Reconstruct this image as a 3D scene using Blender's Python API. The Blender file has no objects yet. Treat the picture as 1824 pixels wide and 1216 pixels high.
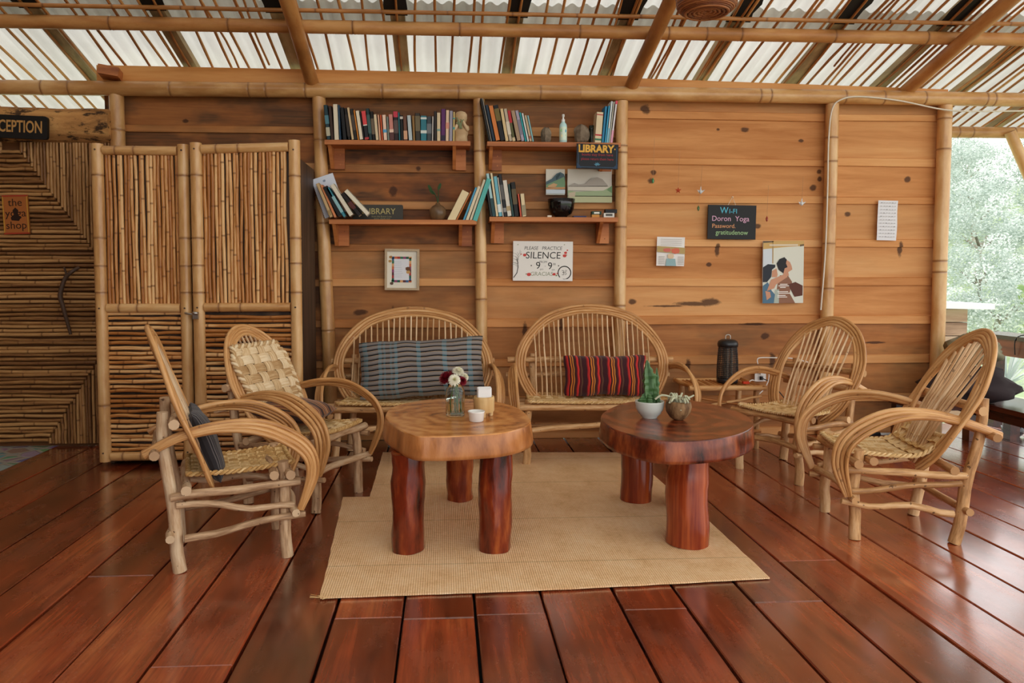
import bpy, math, random
from mathutils import Vector, Matrix, noise as mnoise
V = Vector
R = random.Random(7)
scene = bpy.context.scene
COL = scene.collection

# ------------------------------------------------------------------ camera
F, PX, PY, CH = 1300.0, 866.0, 556.0, 1.25
PITCH, YAW = math.atan(68/F), math.atan(73/F)
cam_d = bpy.data.cameras.new('camera')
cam = bpy.data.objects.new('camera', cam_d); COL.objects.link(cam)
cam.location = (0, 0, CH)
cam.rotation_euler = (math.pi/2-PITCH, 0, -YAW)
cam_d.sensor_width = 36; cam_d.lens = 36*F/1824
cam_d.shift_x = (912-PX)/1824; cam_d.shift_y = -(608-PY)/1824
cam_d.clip_start = 0.05; cam_d.clip_end = 300
scene.camera = cam

# ------------------------------------------------------------------ sky and exposure
world = bpy.data.worlds.new('world'); scene.world = world
world.use_nodes = True
wn = world.node_tree; wn.nodes.clear()
w_out = wn.nodes.new('ShaderNodeOutputWorld'); w_bg = wn.nodes.new('ShaderNodeBackground')
w_tc = wn.nodes.new('ShaderNodeTexCoord'); w_sep = wn.nodes.new('ShaderNodeSeparateXYZ')
w_rmp = wn.nodes.new('ShaderNodeValToRGB')
w_rmp.color_ramp.elements[0].position = 0.0; w_rmp.color_ramp.elements[0].color = (1.0, 0.985, 0.965, 1)
w_rmp.color_ramp.elements[1].position = 0.9; w_rmp.color_ramp.elements[1].color = (0.97, 0.985, 1.0, 1)
wn.links.new(w_tc.outputs['Generated'], w_sep.inputs[0])
wn.links.new(w_sep.outputs[2], w_rmp.inputs[0])
wn.links.new(w_rmp.outputs[0], w_bg.inputs[0])
w_bg.inputs[1].default_value = 1.55
wn.links.new(w_bg.outputs[0], w_out.inputs[0])
scene.view_settings.view_transform = 'Standard'
scene.view_settings.look = 'None'
scene.view_settings.gamma = 1
scene.view_settings.use_curve_mapping = False
scene.view_settings.exposure = 0.57
scene.cycles.max_bounces = 10
scene.cycles.diffuse_bounces = 6
scene.cycles.transparent_max_bounces = 12
scene.cycles.sample_clamp_indirect = 6

# ------------------------------------------------------------------ pixel rays meeting real planes (used only to find where things stand)
_f = V((math.sin(YAW)*math.cos(PITCH), math.cos(YAW)*math.cos(PITCH), -math.sin(PITCH)))
_r = V((math.cos(YAW), -math.sin(YAW), 0)); _u = _r.cross(_f)
def ray(x, y): return _f + _r*((x-PX)/F) - _u*((y-PY)/F)
def flr(x, y, z=0.0):
    d = ray(x, y); return V((0, 0, CH)) + d*((z-CH)/d.z)
def aty(x, y, Y):
    d = ray(x, y); return V((0, 0, CH)) + d*(Y/d.y)

# ------------------------------------------------------------------ helpers
def lin(h):
    h = h.lstrip('#'); o = []
    for i in (0, 2, 4):
        c = int(h[i:i+2], 16)/255
        o.append(c/12.92 if c <= 0.04045 else ((c+0.055)/1.055)**2.4)
    return (o[0], o[1], o[2], 1.0)
def tag(o, label=None, cat=None, group=None, kind=None):
    if label: o['label'] = label
    if cat: o['category'] = cat
    if group: o['group'] = group
    if kind: o['kind'] = kind
    return o
def thing(name, label, cat, loc=(0, 0, 0), rotz=0.0, group=None):
    o = bpy.data.objects.new(name, None); COL.objects.link(o)
    o.empty_display_size = 0.05
    o.location = loc; o.rotation_euler = (0, 0, rotz)
    return tag(o, label, cat, group)
def catmull(pts, n=8, closed=False):
    P = [V(p) for p in pts]; out = []; m = len(P)
    rng = range(m if closed else m-1)
    for i in rng:
        if closed: a, b, c, d = P[(i-1) % m], P[i], P[(i+1) % m], P[(i+2) % m]
        else: a, b, c, d = P[max(i-1, 0)], P[i], P[i+1], P[min(i+2, m-1)]
        for k in range(n):
            t = k/n
            out.append(0.5*((2*b)+(c-a)*t+(2*a-5*b+4*c-d)*t*t+(3*b-a-3*c+d)*t**3))
    if not closed: out.append(P[-1].copy())
    return out
WHITE = (1, 1, 1, 1)
class MB:
    """collects shapes; build() links them as ONE mesh object"""
    def __init__(s):
        s.v = []; s.f = []; s.uv = []; s.col = []; s.tint = []; s.node = []; s.sm = []; s.mi = []
    def face(s, idx, uv=None, col=WHITE, sm=False, mi=0):
        s.f.append(tuple(idx)); s.uv.append(uv or [(0, 0)]*len(idx)); s.col.append(col); s.sm.append(sm); s.mi.append(mi)
    def vert(s, p, tint=0.5, node=0.0):
        s.v.append((p[0], p[1], p[2])); s.tint.append(tint); s.node.append(node); return len(s.v)-1
    def tube(s, pts, r, sides=8, tint=None, col=WHITE, caps=True, node=None, flat=1.0, mi=0, closed=False, capcol=None, rough=0.0):
        P = [V(p) for p in pts]; n = len(P)
        if tint is None: tint = R.random()
        rad = [r]*n if isinstance(r, (int, float)) else list(r)
        T = []
        for i in range(n):
            a = P[(i-1) % n] if closed else P[max(i-1, 0)]
            b = P[(i+1) % n] if closed else P[min(i+1, n-1)]
            d = b-a; T.append(d.normalized() if d.length > 1e-9 else V((0, 0, 1)))
        ref = V((0, 0, 1)) if abs(T[0].z) < 0.9 else V((1, 0, 0))
        N = (ref-T[0]*ref.dot(T[0])).normalized()
        rings = []; L = 0.0; us = []
        for i in range(n):
            if i: L += (P[i]-P[i-1]).length
            N = (N-T[i]*N.dot(T[i]))
            N = N.normalized() if N.length > 1e-6 else T[i].orthogonal().normalized()
            B = T[i].cross(N); ring = []
            for k in range(sides):
                a = 2*math.pi*k/sides
                rr = rad[i]
                if rough: rr *= 1+rough*mnoise.noise(V((math.cos(a)*1.3+tint*9, math.sin(a)*1.3, L*9)))
                p = P[i]+(N*math.cos(a)*flat+B*math.sin(a))*rr
                ring.append(s.vert(p, tint, node[i] if node else 0.0))
            rings.append(ring); us.append(L)
        for i in range(n if closed else n-1):
            j = (i+1) % n
            for k in range(sides):
                k2 = (k+1) % sides
                u0, u1 = k/sides, (k+1)/sides
                s.face((rings[i][k], rings[i][k2], rings[j][k2], rings[j][k]),
                       [(u0, us[i]), (u1, us[i]), (u1, us[j]), (u0, us[j])], col, True, mi)
        if caps and not closed:
            for i, rev in ((0, True), (n-1, False)):
                c = [s.vert(s.v[q], tint, 0.15) for q in rings[i]]
                if rev: c.reverse()
                s.face(c, [(0.5, us[i])]*sides, capcol or col, False, mi)
        return s
    def box(s, c, size, rot=None, col=WHITE, tint=None, node=0.0, mi=0, cols=None):
        if tint is None: tint = R.random()
        c = V(c); h = V(size)/2; m = rot or Matrix.Identity(3); q = []
        for dz in (-1, 1):
            for dy in (-1, 1):
                for dx in (-1, 1):
                    q.append(s.vert(c+m @ V((dx*h.x, dy*h.y, dz*h.z)), tint, node))
        F6 = ((0, 2, 3, 1), (4, 5, 7, 6), (0, 1, 5, 4), (2, 6, 7, 3), (0, 4, 6, 2), (1, 3, 7, 5))  # -z +z -y +y -x +x
        for i, f in enumerate(F6):
            s.face([q[k] for k in f], [(0, 0), (1, 0), (1, 1), (0, 1)], cols[i] if cols else col, False, mi)
        return s
    def prism(s, poly, axis, a, b, col=WHITE, tint=None, sm=False, mi=0, side=None, node=0.0):
        """poly of 2D points extruded from a to b along axis ('x','y','z')"""
        if tint is None: tint = R.random()
        def mk(p, w):
            return {'x': (w, p[0], p[1]), 'y': (p[0], w, p[1]), 'z': (p[0], p[1], w)}[axis]
        n = len(poly)
        lo = [s.vert(mk(p, a), tint, node) for p in poly]; hi = [s.vert(mk(p, b), tint, node) for p in poly]
        s.face(lo[::-1] if axis != 'y' else lo, [tuple(p) for p in (poly[::-1] if axis != 'y' else poly)], col, False, mi)
        s.face(hi if axis != 'y' else hi[::-1], [tuple(p) for p in (poly if axis != 'y' else poly[::-1])], col, False, mi)
        for i in range(n):
            j = (i+1) % n
            q = (lo[i], lo[j], hi[j], hi[i])
            s.face(q if axis != 'y' else q[::-1], None, side or col, sm, mi)
        return s
    def lathe(s, prof, c=(0, 0, 0), seg=24, col=WHITE, tint=None, sm=True, mi=0, sx=1.0, sy=1.0, wob=0.0, power=2.0):
        if tint is None: tint = R.random()
        rings = []
        for (r, z) in prof:
            ring = []
            for k in range(seg):
                a = 2*math.pi*k/seg; ca, sa = math.cos(a), math.sin(a)
                g = 1.0
                if power != 2.0: g = (abs(ca)**power+abs(sa)**power)**(-1/power)
                g *= 1+wob*mnoise.noise(V((ca*1.5, sa*1.5, z*12+tint*7)))
                ring.append(s.vert((c[0]+r*g*ca*sx, c[1]+r*g*sa*sy, c[2]+z), tint))
            rings.append(ring)
        for i in range(len(prof)-1):
            for k in range(seg):
                k2 = (k+1) % seg
                s.face((rings[i][k], rings[i][k2], rings[i+1][k2], rings[i+1][k]),
                       [(k/seg, prof[i][1]), ((k+1)/seg, prof[i][1]), ((k+1)/seg, prof[i+1][1]), (k/seg, prof[i+1][1])], col, sm, mi)
        if prof[0][0] > 1e-4: s.face([s.vert(s.v[q], tint) for q in rings[0]][::-1], None, col, False, mi)
        if prof[-1][0] > 1e-4: s.face([s.vert(s.v[q], tint) for q in rings[-1]], None, col, False, mi)
        return s
    def ribbon(s, pts, nrm, w, t, tint=None, col=WHITE):
        """flat strip with rectangular section; nrm: list of up vectors"""
        if tint is None: tint = R.random()
        n = len(pts); rings = []; L = 0; us = []
        for i in range(n):
            a, b = pts[max(i-1, 0)], pts[min(i+1, n-1)]
            T = (b-a).normalized(); U = nrm[i]; S = T.cross(U).normalized(); U = S.cross(T)
            if i: L += (pts[i]-pts[i-1]).length
            us.append(L)
            rings.append([s.vert(pts[i]+S*x*w/2+U*y*t/2, tint) for x, y in ((-1, -1), (1, -1), (1, .4), (0, 1.3), (-1, .4))])
        uu = (0, 1, 1, .5, 0)
        for i in range(n-1):
            for k in range(5):
                k2 = (k+1) % 5
                s.face((rings[i][k], rings[i][k2], rings[i+1][k2], rings[i+1][k]),
                       [(uu[k], us[i]), (uu[k2], us[i]), (uu[k2], us[i+1]), (uu[k], us[i+1])], col, False)
        s.face(rings[0][::-1], None, col); s.face(rings[-1], None, col)
    def text(s, body, x, z, size, y, col, align='LEFT', shear=0.0, bold=0.0, sx=1.0, rot=0.0, thick=0.0004):
        cu = bpy.data.curves.new('t', 'FONT'); cu.body = body; cu.size = size
        cu.align_x = align; cu.shear = shear; cu.offset = bold; cu.extrude = thick; cu.resolution_u = 3
        ob = bpy.data.objects.new('t', cu); COL.objects.link(ob)
        dg = bpy.context.evaluated_depsgraph_get()
        me = bpy.data.meshes.new_from_object(ob.evaluated_get(dg))
        c, sn = math.cos(rot), math.sin(rot); base = len(s.v)
        for v in me.vertices:
            a, b = v.co.x*sx, v.co.y
            s.vert((x+a*c-b*sn, y-v.co.z, z+a*sn+b*c), .5)
        for p in me.polygons: s.face([base+i for i in p.vertices], None, col)
        bpy.data.objects.remove(ob); bpy.data.curves.remove(cu); bpy.data.meshes.remove(me)
    def flatpoly(s, pts, y, col, t=0.0006):
        """a flat painted patch on a board facing -Y"""
        s.prism([(p[0], p[1]) for p in pts], 'y', y-t, y, col)
    def stroke(s, pts, y, w, col):
        P = [V((p[0], 0, p[1])) for p in pts]; n = len(P)
        for i in range(n-1):
            d = (P[i+1]-P[i]); 
            if d.length < 1e-7: continue
            d.normalize(); q = V((-d.z, 0, d.x))*w/2; e = d*w*.25
            a, b = P[i]-e, P[i+1]+e
            s.flatpoly([(a.x+q.x, a.z+q.z), (a.x-q.x, a.z-q.z), (b.x-q.x, b.z-q.z), (b.x+q.x, b.z+q.z)], y, col)
    def build(s, name, mats, parent=None, loc=None):
        if loc is not None:
            l = V(loc); s.v = [(p[0]-l.x, p[1]-l.y, p[2]-l.z) for p in s.v]
        me = bpy.data.meshes.new(name); me.from_pydata(s.v, [], s.f); 
        if not isinstance(mats, (list, tuple)): mats = [mats]
        for m in mats: me.materials.append(m)
        me.polygons.foreach_set('use_smooth', s.sm); me.polygons.foreach_set('material_index', s.mi)
        uvl = me.uv_layers.new(name='UVMap')
        uvl.data.foreach_set('uv', [c for f in s.uv for q in f for c in q])
        a = me.attributes.new('tint', 'FLOAT', 'POINT'); a.data.foreach_set('value', s.tint)
        a = me.attributes.new('node', 'FLOAT', 'POINT'); a.data.foreach_set('value', s.node)
        if any(c is not WHITE for c in s.col):
            a = me.attributes.new('paint', 'FLOAT_COLOR', 'CORNER')
            a.data.foreach_set('color', [c for f, k in zip(s.f, s.col) for _ in f for c in k])
        me.update()
        o = bpy.data.objects.new(name, me); COL.objects.link(o)
        if parent: o.parent = parent
        if loc is not None: o.location = loc
        return o
def rotm(ax, a): return Matrix.Rotation(a, 3, ax)
def wob(a, b, amp, n=7, seed=None):
    """points from a to b with a gentle wander, like a stick"""
    a, b = V(a), V(b); d = b-a; t0 = d.orthogonal().normalized(); t1 = d.normalized().cross(t0); s = R.random()*50 if seed is None else seed
    out = []
    for i in range(n):
        t = i/(n-1); e = math.sin(math.pi*t)**.5 if 0 < t < 1 else 0
        out.append(a+d*t+t0*amp*e*mnoise.noise(V((t*2.2+s, s, 0)))*2+t1*amp*e*mnoise.noise(V((s, t*2.2+s, 3)))*2)
    return out

# ------------------------------------------------------------------ materials
class NT:
    def __init__(s, name):
        s.m = bpy.data.materials.new(name); s.m.use_nodes = True; s.t = s.m.node_tree
        s.b = s.t.nodes['Principled BSDF']; s.out = s.t.nodes['Material Output']
    def n(s, typ, **kw):
        o = s.t.nodes.new(typ)
        for k, v in kw.items(): setattr(o, k, v)
        return o
    def l(s, a, b): s.t.links.new(a, b)
    def attr(s, name):
        o = s.n('ShaderNodeAttribute'); o.attribute_name = name; return o
    def coord(s, kind, scale):
        tc = s.n('ShaderNodeTexCoord'); mp = s.n('ShaderNodeMapping'); mp.inputs['Scale'].default_value = scale
        s.l(tc.outputs[kind], mp.inputs[0]); return mp.outputs[0]
    def noise(s, vec, scale, detail=4, rough=.55, w=None, dist=0.0):
        o = s.n('ShaderNodeTexNoise'); o.noise_dimensions = '4D' if w is not None else '3D'
        o.inputs['Scale'].default_value = scale; o.inputs['Detail'].default_value = detail
        o.inputs['Roughness'].default_value = rough; o.inputs['Distortion'].default_value = dist
        if vec is not None: s.l(vec, o.inputs['Vector'])
        if w is not None: s.l(w, o.inputs['W'])
        return o.outputs[0]
    def math(s, op, a, b=None, c=None, clamp=False):
        o = s.n('ShaderNodeMath', operation=op); o.use_clamp = clamp
        for i, x in enumerate((a, b, c)):
            if x is None: continue
            if isinstance(x, (int, float)): o.inputs[i].default_value = x
            else: s.l(x, o.inputs[i])
        return o.outputs[0]
    def ramp(s, fac, stops, interp='LINEAR'):
        o = s.n('ShaderNodeValToRGB'); o.color_ramp.interpolation = interp; e = o.color_ramp.elements
        while len(e) < len(stops): e.new(0.5)
        for k, (p, c) in zip(e, stops):
            k.position = p
        for k, (p, c) in zip(e, stops): k.color = c if len(c) == 4 else (*c, 1)
        s.l(fac, o.inputs[0]); return o.outputs[0]
    def mix(s, fac, a, b, mode='MIX'):
        o = s.n('ShaderNodeMix', data_type='RGBA', blend_type=mode)
        for i, x in ((0, fac), (6, a), (7, b)):
            if isinstance(x, (int, float)): o.inputs[i].default_value = x
            elif isinstance(x, tuple): o.inputs[i].default_value = x
            else: s.l(x, o.inputs[i])
        return o.outputs[2]
    def bump(s, h, strength, dist=.01):
        o = s.n('ShaderNodeBump'); o.inputs['Strength'].default_value = strength; o.inputs['Distance'].default_value = dist
        s.l(h, o.inputs['Height']); s.l(o.outputs[0], s.b.inputs['Normal'])
    def done(s, color, rough=.6, spec=.5):
        if isinstance(color, tuple): s.b.inputs['Base Color'].default_value = color
        else: s.l(color, s.b.inputs['Base Color'])
        if isinstance(rough, (int, float)): s.b.inputs['Roughness'].default_value = rough
        else: s.l(rough, s.b.inputs['Roughness'])
        s.b.inputs['Specular IOR Level'].default_value = spec
        return s.m
def stick_mat(name, c_lo, c_mid, c_hi, rough, nodecol=None, streak=(14, 14, 1.6), coord='UV', bump=.15, spots=0.0, tintamt=.5, spec=.4):
    k = NT(name); ti = k.attr('tint').outputs['Fac']
    w = k.math('MULTIPLY', ti, 31.0)
    vec = k.coord(coord, streak)
    n1 = k.noise(vec, 1.0, 5, .6, w)
    f = k.math('ADD', k.math('SUBTRACT', k.math('MULTIPLY', n1, 1.5), .25), k.math('MULTIPLY', k.math('SUBTRACT', ti, .5), tintamt), clamp=True)
    c = k.ramp(f, [(.25, lin(c_lo)), (.5, lin(c_mid)), (.78, lin(c_hi))])
    if spots:
        n2 = k.noise(k.coord('Object', (1, 1, 1)), 34, 2, .5, w)
        c = k.mix(k.math('MULTIPLY', k.math('GREATER_THAN', n2, .69), spots), c, lin('#4a2c16'))
    if nodecol:
        c = k.mix(k.attr('node').outputs['Fac'], c, lin(nodecol))
    k.bump(n1, bump)
    return k.done(c, rough, spec)
def plain(name, col, rough=.6, metal=0.0, spec=.5):
    k = NT(name); k.b.inputs['Metallic'].default_value = metal; return k.done(lin(col), rough, spec)
M = {}
M['bamboo'] = stick_mat('bamboo', '#b07c46', '#cd9c62', '#deb780', .32, '#94663c', (3, 3, .9), bump=.05, tintamt=.25, spec=.55)
M['bamboo_roof'] = stick_mat('bamboo roof pole', '#96612f', '#b57a42', '#ca9559', .45, '#82522a', (3, 3, .9), bump=.05, tintamt=.3)
M['cane'] = stick_mat('split cane', '#a3652d', '#c98d4f', '#e2b47a', .38, '#7d4c24', (6, 6, 2.5), bump=.06, tintamt=.75)
M['cane_dark'] = stick_mat('aged cane', '#7c522c', '#a0713f', '#bd8e58', .5, '#694222', (6, 6, 2.5), bump=.06, tintamt=.7)
M['cane_roof'] = stick_mat('roof cane', '#945c2c', '#bb7d42', '#d29a5c', .55, None, (5, 5, 2.0), bump=.1, tintamt=.5)
M['willow'] = stick_mat('willow stick', '#9a6d40', '#c99a66', '#dfb98a', .5, None, (9, 9, 2.2), bump=.12, spots=.8, tintamt=.4)
M['willow_pale'] = stick_mat('peeled willow stick', '#b58a5a', '#d9b386', '#ecd0a8', .5, None, (9, 9, 2.2), bump=.12, spots=.6, tintamt=.4)
M['willow_grey'] = stick_mat('weathered willow stick', '#957150', '#c4a07a', '#d9bf9c', .6, None, (9, 9, 2.2), bump=.15, spots=.8, tintamt=.4)
M['rattan'] = stick_mat('bent rattan', '#a06b38', '#c8935a', '#dcae78', .38, None, (6, 6, 1.2), bump=.08, spots=.4, tintamt=.3)
M['straw'] = stick_mat('palm straw', '#b88c52', '#dfba80', '#eed3a4', .75, None, (7, 7, 3.0), bump=.35, tintamt=.6, spec=.2)
M['straw_pale'] = stick_mat('pale palm straw', '#b08a5c', '#d6b78a', '#e9d3ae', .75, None, (7, 7, 3.0), bump=.35, tintamt=.5, spec=.2)
M['shelf'] = stick_mat('shelf wood', '#8a4a22', '#b26a36', '#c98148', .55, None, (1.2, 14, 14), 'Object', .1, tintamt=.3)
M['plank'] = stick_mat('pine plank', '#b06c30', '#cf8d4a', '#dea463', .55, None, (.9, 14, 9), 'Object', .1, tintamt=.3)
M['rafter'] = stick_mat('roof timber', '#8a7858', '#ad9670', '#c6b088', .7, None, (14, 1.0, 14), 'Object', .1, tintamt=.3)
M['old_wood'] = stick_mat('dark old wood', '#2e2018', '#4a3526', '#5f4634', .55, None, (12, 12, 1.2), 'Object', .15, tintamt=.3)
M['bench_wood'] = stick_mat('varnished dark wood', '#2a130c', '#451f12', '#6a3018', .22, None, (12, 1.2, 12), 'Object', .06, tintamt=.3, spec=.5)
def log_mat():
    k = NT('peeled log')
    a = k.noise(k.coord('Object', (1.6, 5, 9)), 1.0, 6, .65, None, .8); b = k.noise(k.coord('Object', (5, 9, 12)), 1.0, 5, .7)
    c = k.ramp(a, [(.3, lin('#7d5530')), (.5, lin('#bd8850')), (.7, lin('#dba868'))])
    c = k.mix(k.ramp(b, [(.53, (0, 0, 0, 1)), (.60, (1, 1, 1, 1))]), c, lin('#4a3522'))
    k.bump(b, .8, .02); return k.done(c, .75, .2)
M['log'] = log_mat()
M['leg_red'] = stick_mat('varnished red log', '#2a0e08', '#7a2c14', '#b8622c', .2, None, (13, 13, 2.6), 'Object', .5, tintamt=.2, spec=.55)
M['leg_stripe'] = stick_mat('varnished striped log', '#230b07', '#76240f', '#c0602c', .2, None, (13, 13, .5), 'Object', .1, tintamt=.2, spec=.55)

def paint_mat(name, rough=.55, spec=.3):
    k = NT(name); return k.done(k.attr('paint').outputs['Color'], rough, spec)
M['paint'] = paint_mat('painted surface')
M['gloss_paint'] = paint_mat('glossy surface', .25, .5)

def wall_mat():
    k = NT('wall boards'); ti = k.attr('tint').outputs['Fac']; dk = k.attr('node').outputs['Fac']
    w = k.math('MULTIPLY', ti, 43.0)
    v1 = k.coord('Object', (1.1, 6, 12))
    g = k.noise(v1, 1.0, 6, .62, w, .6)
    v2 = k.coord('Object', (2.2, 2, 5))
    bl = k.noise(v2, 1.0, 3, .6, w)
    fine = k.noise(k.coord('Object', (3.0, 20, 95)), 1.0, 3, .6, w)
    f = k.math('ADD', k.math('MULTIPLY', g, .85), k.math('MULTIPLY', k.math('SUBTRACT', ti, .35), .32), clamp=True)
    light = k.ramp(f, [(.22, lin('#b06f38')), (.45, lin('#d3955a')), (.62, lin('#e0a86c')), (.85, lin('#e8b680'))])
    light = k.mix(k.math('MULTIPLY', fine, .35), light, lin('#b97438'))
    dark = k.ramp(k.math('ADD', k.math('MULTIPLY', g, .75), k.math('MULTIPLY', fine, .3)), [(.3, lin('#5d3519')), (.5, lin('#8a5026')), (.7, lin('#ab6b35'))])
    st = k.ramp(bl, [(.42, (0, 0, 0, 1)), (.58, (1, 1, 1, 1))])
    dark = k.mix(k.math('MULTIPLY', st, k.math('MULTIPLY', fine, 1.5)), dark, lin('#35241a'))
    c = k.mix(dk, light, dark)
    # knots and resin streaks in the timber, where the boards show them
    pos = k.n('ShaderNodeTexCoord').outputs['Object']; kn = None
    for px, py, rx, rz in ((1165, 307, 6, 5), (1160, 322, 8, 6), (1328, 231, 9, 5), (1428, 250, 6, 3.5), (1449, 334, 7, 6), (1461, 318, 5, 5), (1460, 305, 5, 5), (1618, 319, 7, 6), (1511, 381, 7, 5), (1278, 444, 5, 14), (1263, 471, 5, 4),
        (1604, 443, 5, 15), (1237, 541, 38, 5), (1265, 538, 20, 8), (1185, 545, 40, 2), (1127, 537, 8, 6), (1350, 402, 8, 6), (1280, 230, 4, 3), (1363, 599, 9, 7), (1340, 577, 28, 3), (1375, 640, 7, 14), (1225, 652, 6, 14), (1560, 610, 24, 2.5),
        (640, 556, 14, 6), (700, 340, 8, 10), (640, 262, 8, 4), (1000, 575, 5, 16), (935, 590, 5, 18), (700, 560, 4, 16), (330, 215, 6, 4), (745, 300, 6, 5), (955, 455, 6, 4), (1150, 195, 9, 10)):
        p = aty(px, py, 5.49); sc = 5.5/F
        a = k.n('ShaderNodeVectorMath', operation='SUBTRACT'); k.l(pos, a.inputs[0]); a.inputs[1].default_value = (p.x, 0, p.z)
        b = k.n('ShaderNodeVectorMath', operation='MULTIPLY'); k.l(a.outputs[0], b.inputs[0]); b.inputs[1].default_value = (1/(rx*sc), 0, 1/(rz*sc))
        d = k.n('ShaderNodeVectorMath', operation='LENGTH'); k.l(b.outputs[0], d.inputs[0])
        kn = d.outputs['Value'] if kn is None else k.math('MINIMUM', kn, d.outputs['Value'])
    kn = k.math('ADD', kn, k.math('MULTIPLY', k.math('SUBTRACT', k.noise(k.coord('Object', (16, 1, 30)), 1.0, 3, .6), .5), 1.1))
    kn = k.ramp(kn, [(.62, (1, 1, 1, 1)), (.95, (.22, .22, .22, 1)), (1.0, (0, 0, 0, 1))])
    c = k.mix(k.math('MULTIPLY', kn, .85), c, lin('#3c1f0e'))
    k.bump(fine, .25, .004)
    return k.done(c, .6, .25)
M['wall'] = wall_mat()

def floor_mat():
    k = NT('varnished floor boards'); ti = k.attr('tint').outputs['Fac']; w = k.math('MULTIPLY', ti, 57.0)
    g = k.noise(k.coord('Object', (9, 1.1, 1)), 1.0, 6, .62, w, .8)
    big = k.noise(k.coord('Object', (2.2, 1.6, 1)), 1.0, 3, .6, w)
    fine = k.noise(k.coord('Object', (70, 3, 1)), 1.0, 4, .7, w)
    f = k.math('ADD', k.math('ADD', k.math('MULTIPLY', g, .55), k.math('MULTIPLY', big, .45)), k.math('MULTIPLY', k.math('SUBTRACT', ti, .5), .16), clamp=True)
    c = k.ramp(f, [(.33, lin('#461b0d')), (.46, lin('#80381d')), (.57, lin('#a54927')), (.72, lin('#cb703f'))])
    c = k.mix(k.ramp(fine, [(.42, (.0, 0, 0, 1)), (.7, (.6, .6, .6, 1))]), c, lin('#5a2110'))
    blot = k.noise(k.coord('Object', (5, 1.6, 1)), 1.0, 5, .7, w)
    c = k.mix(k.ramp(blot, [(.56, (0, 0, 0, 1)), (.72, (.6, .6, .6, 1))]), c, lin('#3b1b10'))
    wear = k.noise(k.coord('Object', (3.5, 2.0, 1)), 1.0, 6, .7)
    c = k.mix(k.math('MULTIPLY', k.ramp(wear, [(.5, (0, 0, 0, 1)), (.75, (1, 1, 1, 1))]), .25), c, lin('#a06a50'))
    r = k.math('ADD', k.math('MULTIPLY', wear, .28), .12); k.b.inputs['Coat Weight'].default_value = 1.0; k.b.inputs['Coat IOR'].default_value = 1.7; k.l(k.math('ADD', k.math('MULTIPLY', wear, .22), .05), k.b.inputs['Coat Roughness'])
    k.bump(k.math('ADD', k.math('MULTIPLY', fine, .4), k.math('MULTIPLY', big, 1.5)), .12, .006)
    return k.done(c, r, .5)
M['floor'] = floor_mat()

def rug_mat():
    k = NT('woven palm mat'); tc = k.n('ShaderNodeTexCoord'); sp = k.n('ShaderNodeSeparateXYZ'); k.l(tc.outputs['Object'], sp.inputs[0])
    x, y = sp.outputs[0], sp.outputs[1]
    s1 = k.math('SINE', k.math('MULTIPLY', k.math('ADD', x, y), 330.0))
    s2 = k.math('SINE', k.math('MULTIPLY', k.math('SUBTRACT', x, y), 330.0))
    wv = k.math('MULTIPLY', s1, s2)
    n = k.noise(k.coord('Object', (1, 1, 1)), 6, 5, .65)
    n2 = k.noise(k.coord('Object', (60, 60, 1)), 1, 2, .6)
    f = k.math('ADD', k.math('ADD', k.math('MULTIPLY', wv, .11), k.math('MULTIPLY', n, .6)), k.math('MULTIPLY', n2, .3))
    c = k.ramp(f, [(.2, lin('#cd9d6a')), (.45, lin('#eec493')), (.7, lin('#f6d9b2'))])
    # seams where the palm panels are joined
    for y0 in (.30, .86):
        d = k.math('ABSOLUTE', k.math('ADD', k.math('SUBTRACT', y, y0), k.math('MULTIPLY', n, .012)))
        c = k.mix(k.math('MULTIPLY', k.math('LESS_THAN', d, .005), .3), c, lin('#8d6636'))
    k.bump(k.math('ADD', wv, k.math('MULTIPLY', n2, 1.0)), .45, .004)
    return k.done(c, .8, .2)
M['rug'] = rug_mat()

def slab_mat(name, stops, rough):
    k = NT(name); tc = k.n('ShaderNodeTexCoord')
    wv = k.n('ShaderNodeTexWave'); wv.wave_type = 'RINGS'; wv.rings_direction = 'Z'
    wv.inputs['Scale'].default_value = 3.2; wv.inputs['Distortion'].default_value = 9.0; wv.inputs['Detail'].default_value = 3
    wv.inputs['Detail Scale'].default_value = 1.6
    k.l(tc.outputs['Object'], wv.inputs['Vector'])
    n = k.noise(k.coord('Object', (1, 1, 1)), 7, 5, .65)
    nz = k.noise(k.coord('Object', (14, 14, 4)), 1.0, 5, .65)
    f = k.math('ADD', k.math('ADD', k.math('MULTIPLY', wv.outputs['Fac'], .17), k.math('MULTIPLY', n, .62)), k.math('MULTIPLY', nz, .25))
    c = k.ramp(f, stops)
    k.bump(nz, .12, .004)
    return k.done(c, rough, .5)
M['slab_light'] = slab_mat('light slice of trunk', [(.34, lin('#8a4e22')), (.48, lin('#b9763c')), (.6, lin('#d08f50')), (.78, lin('#dca468'))], .22)
M['slab_dark'] = slab_mat('dark slice of trunk', [(.34, lin('#35130a')), (.5, lin('#602712')), (.6, lin('#7f381b')), (.75, lin('#9a4a26'))], .22)
M['bark_light'] = stick_mat('light slab edge', '#7a431f', '#b5733f', '#cf9058', .3, None, (10, 10, 3), 'Object', .4, tintamt=.2)
M['bark_dark'] = stick_mat('dark slab edge', '#2a0f08', '#6d2c16', '#a05228', .25, None, (14, 14, 5), 'Object', .3, tintamt=.2)

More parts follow.
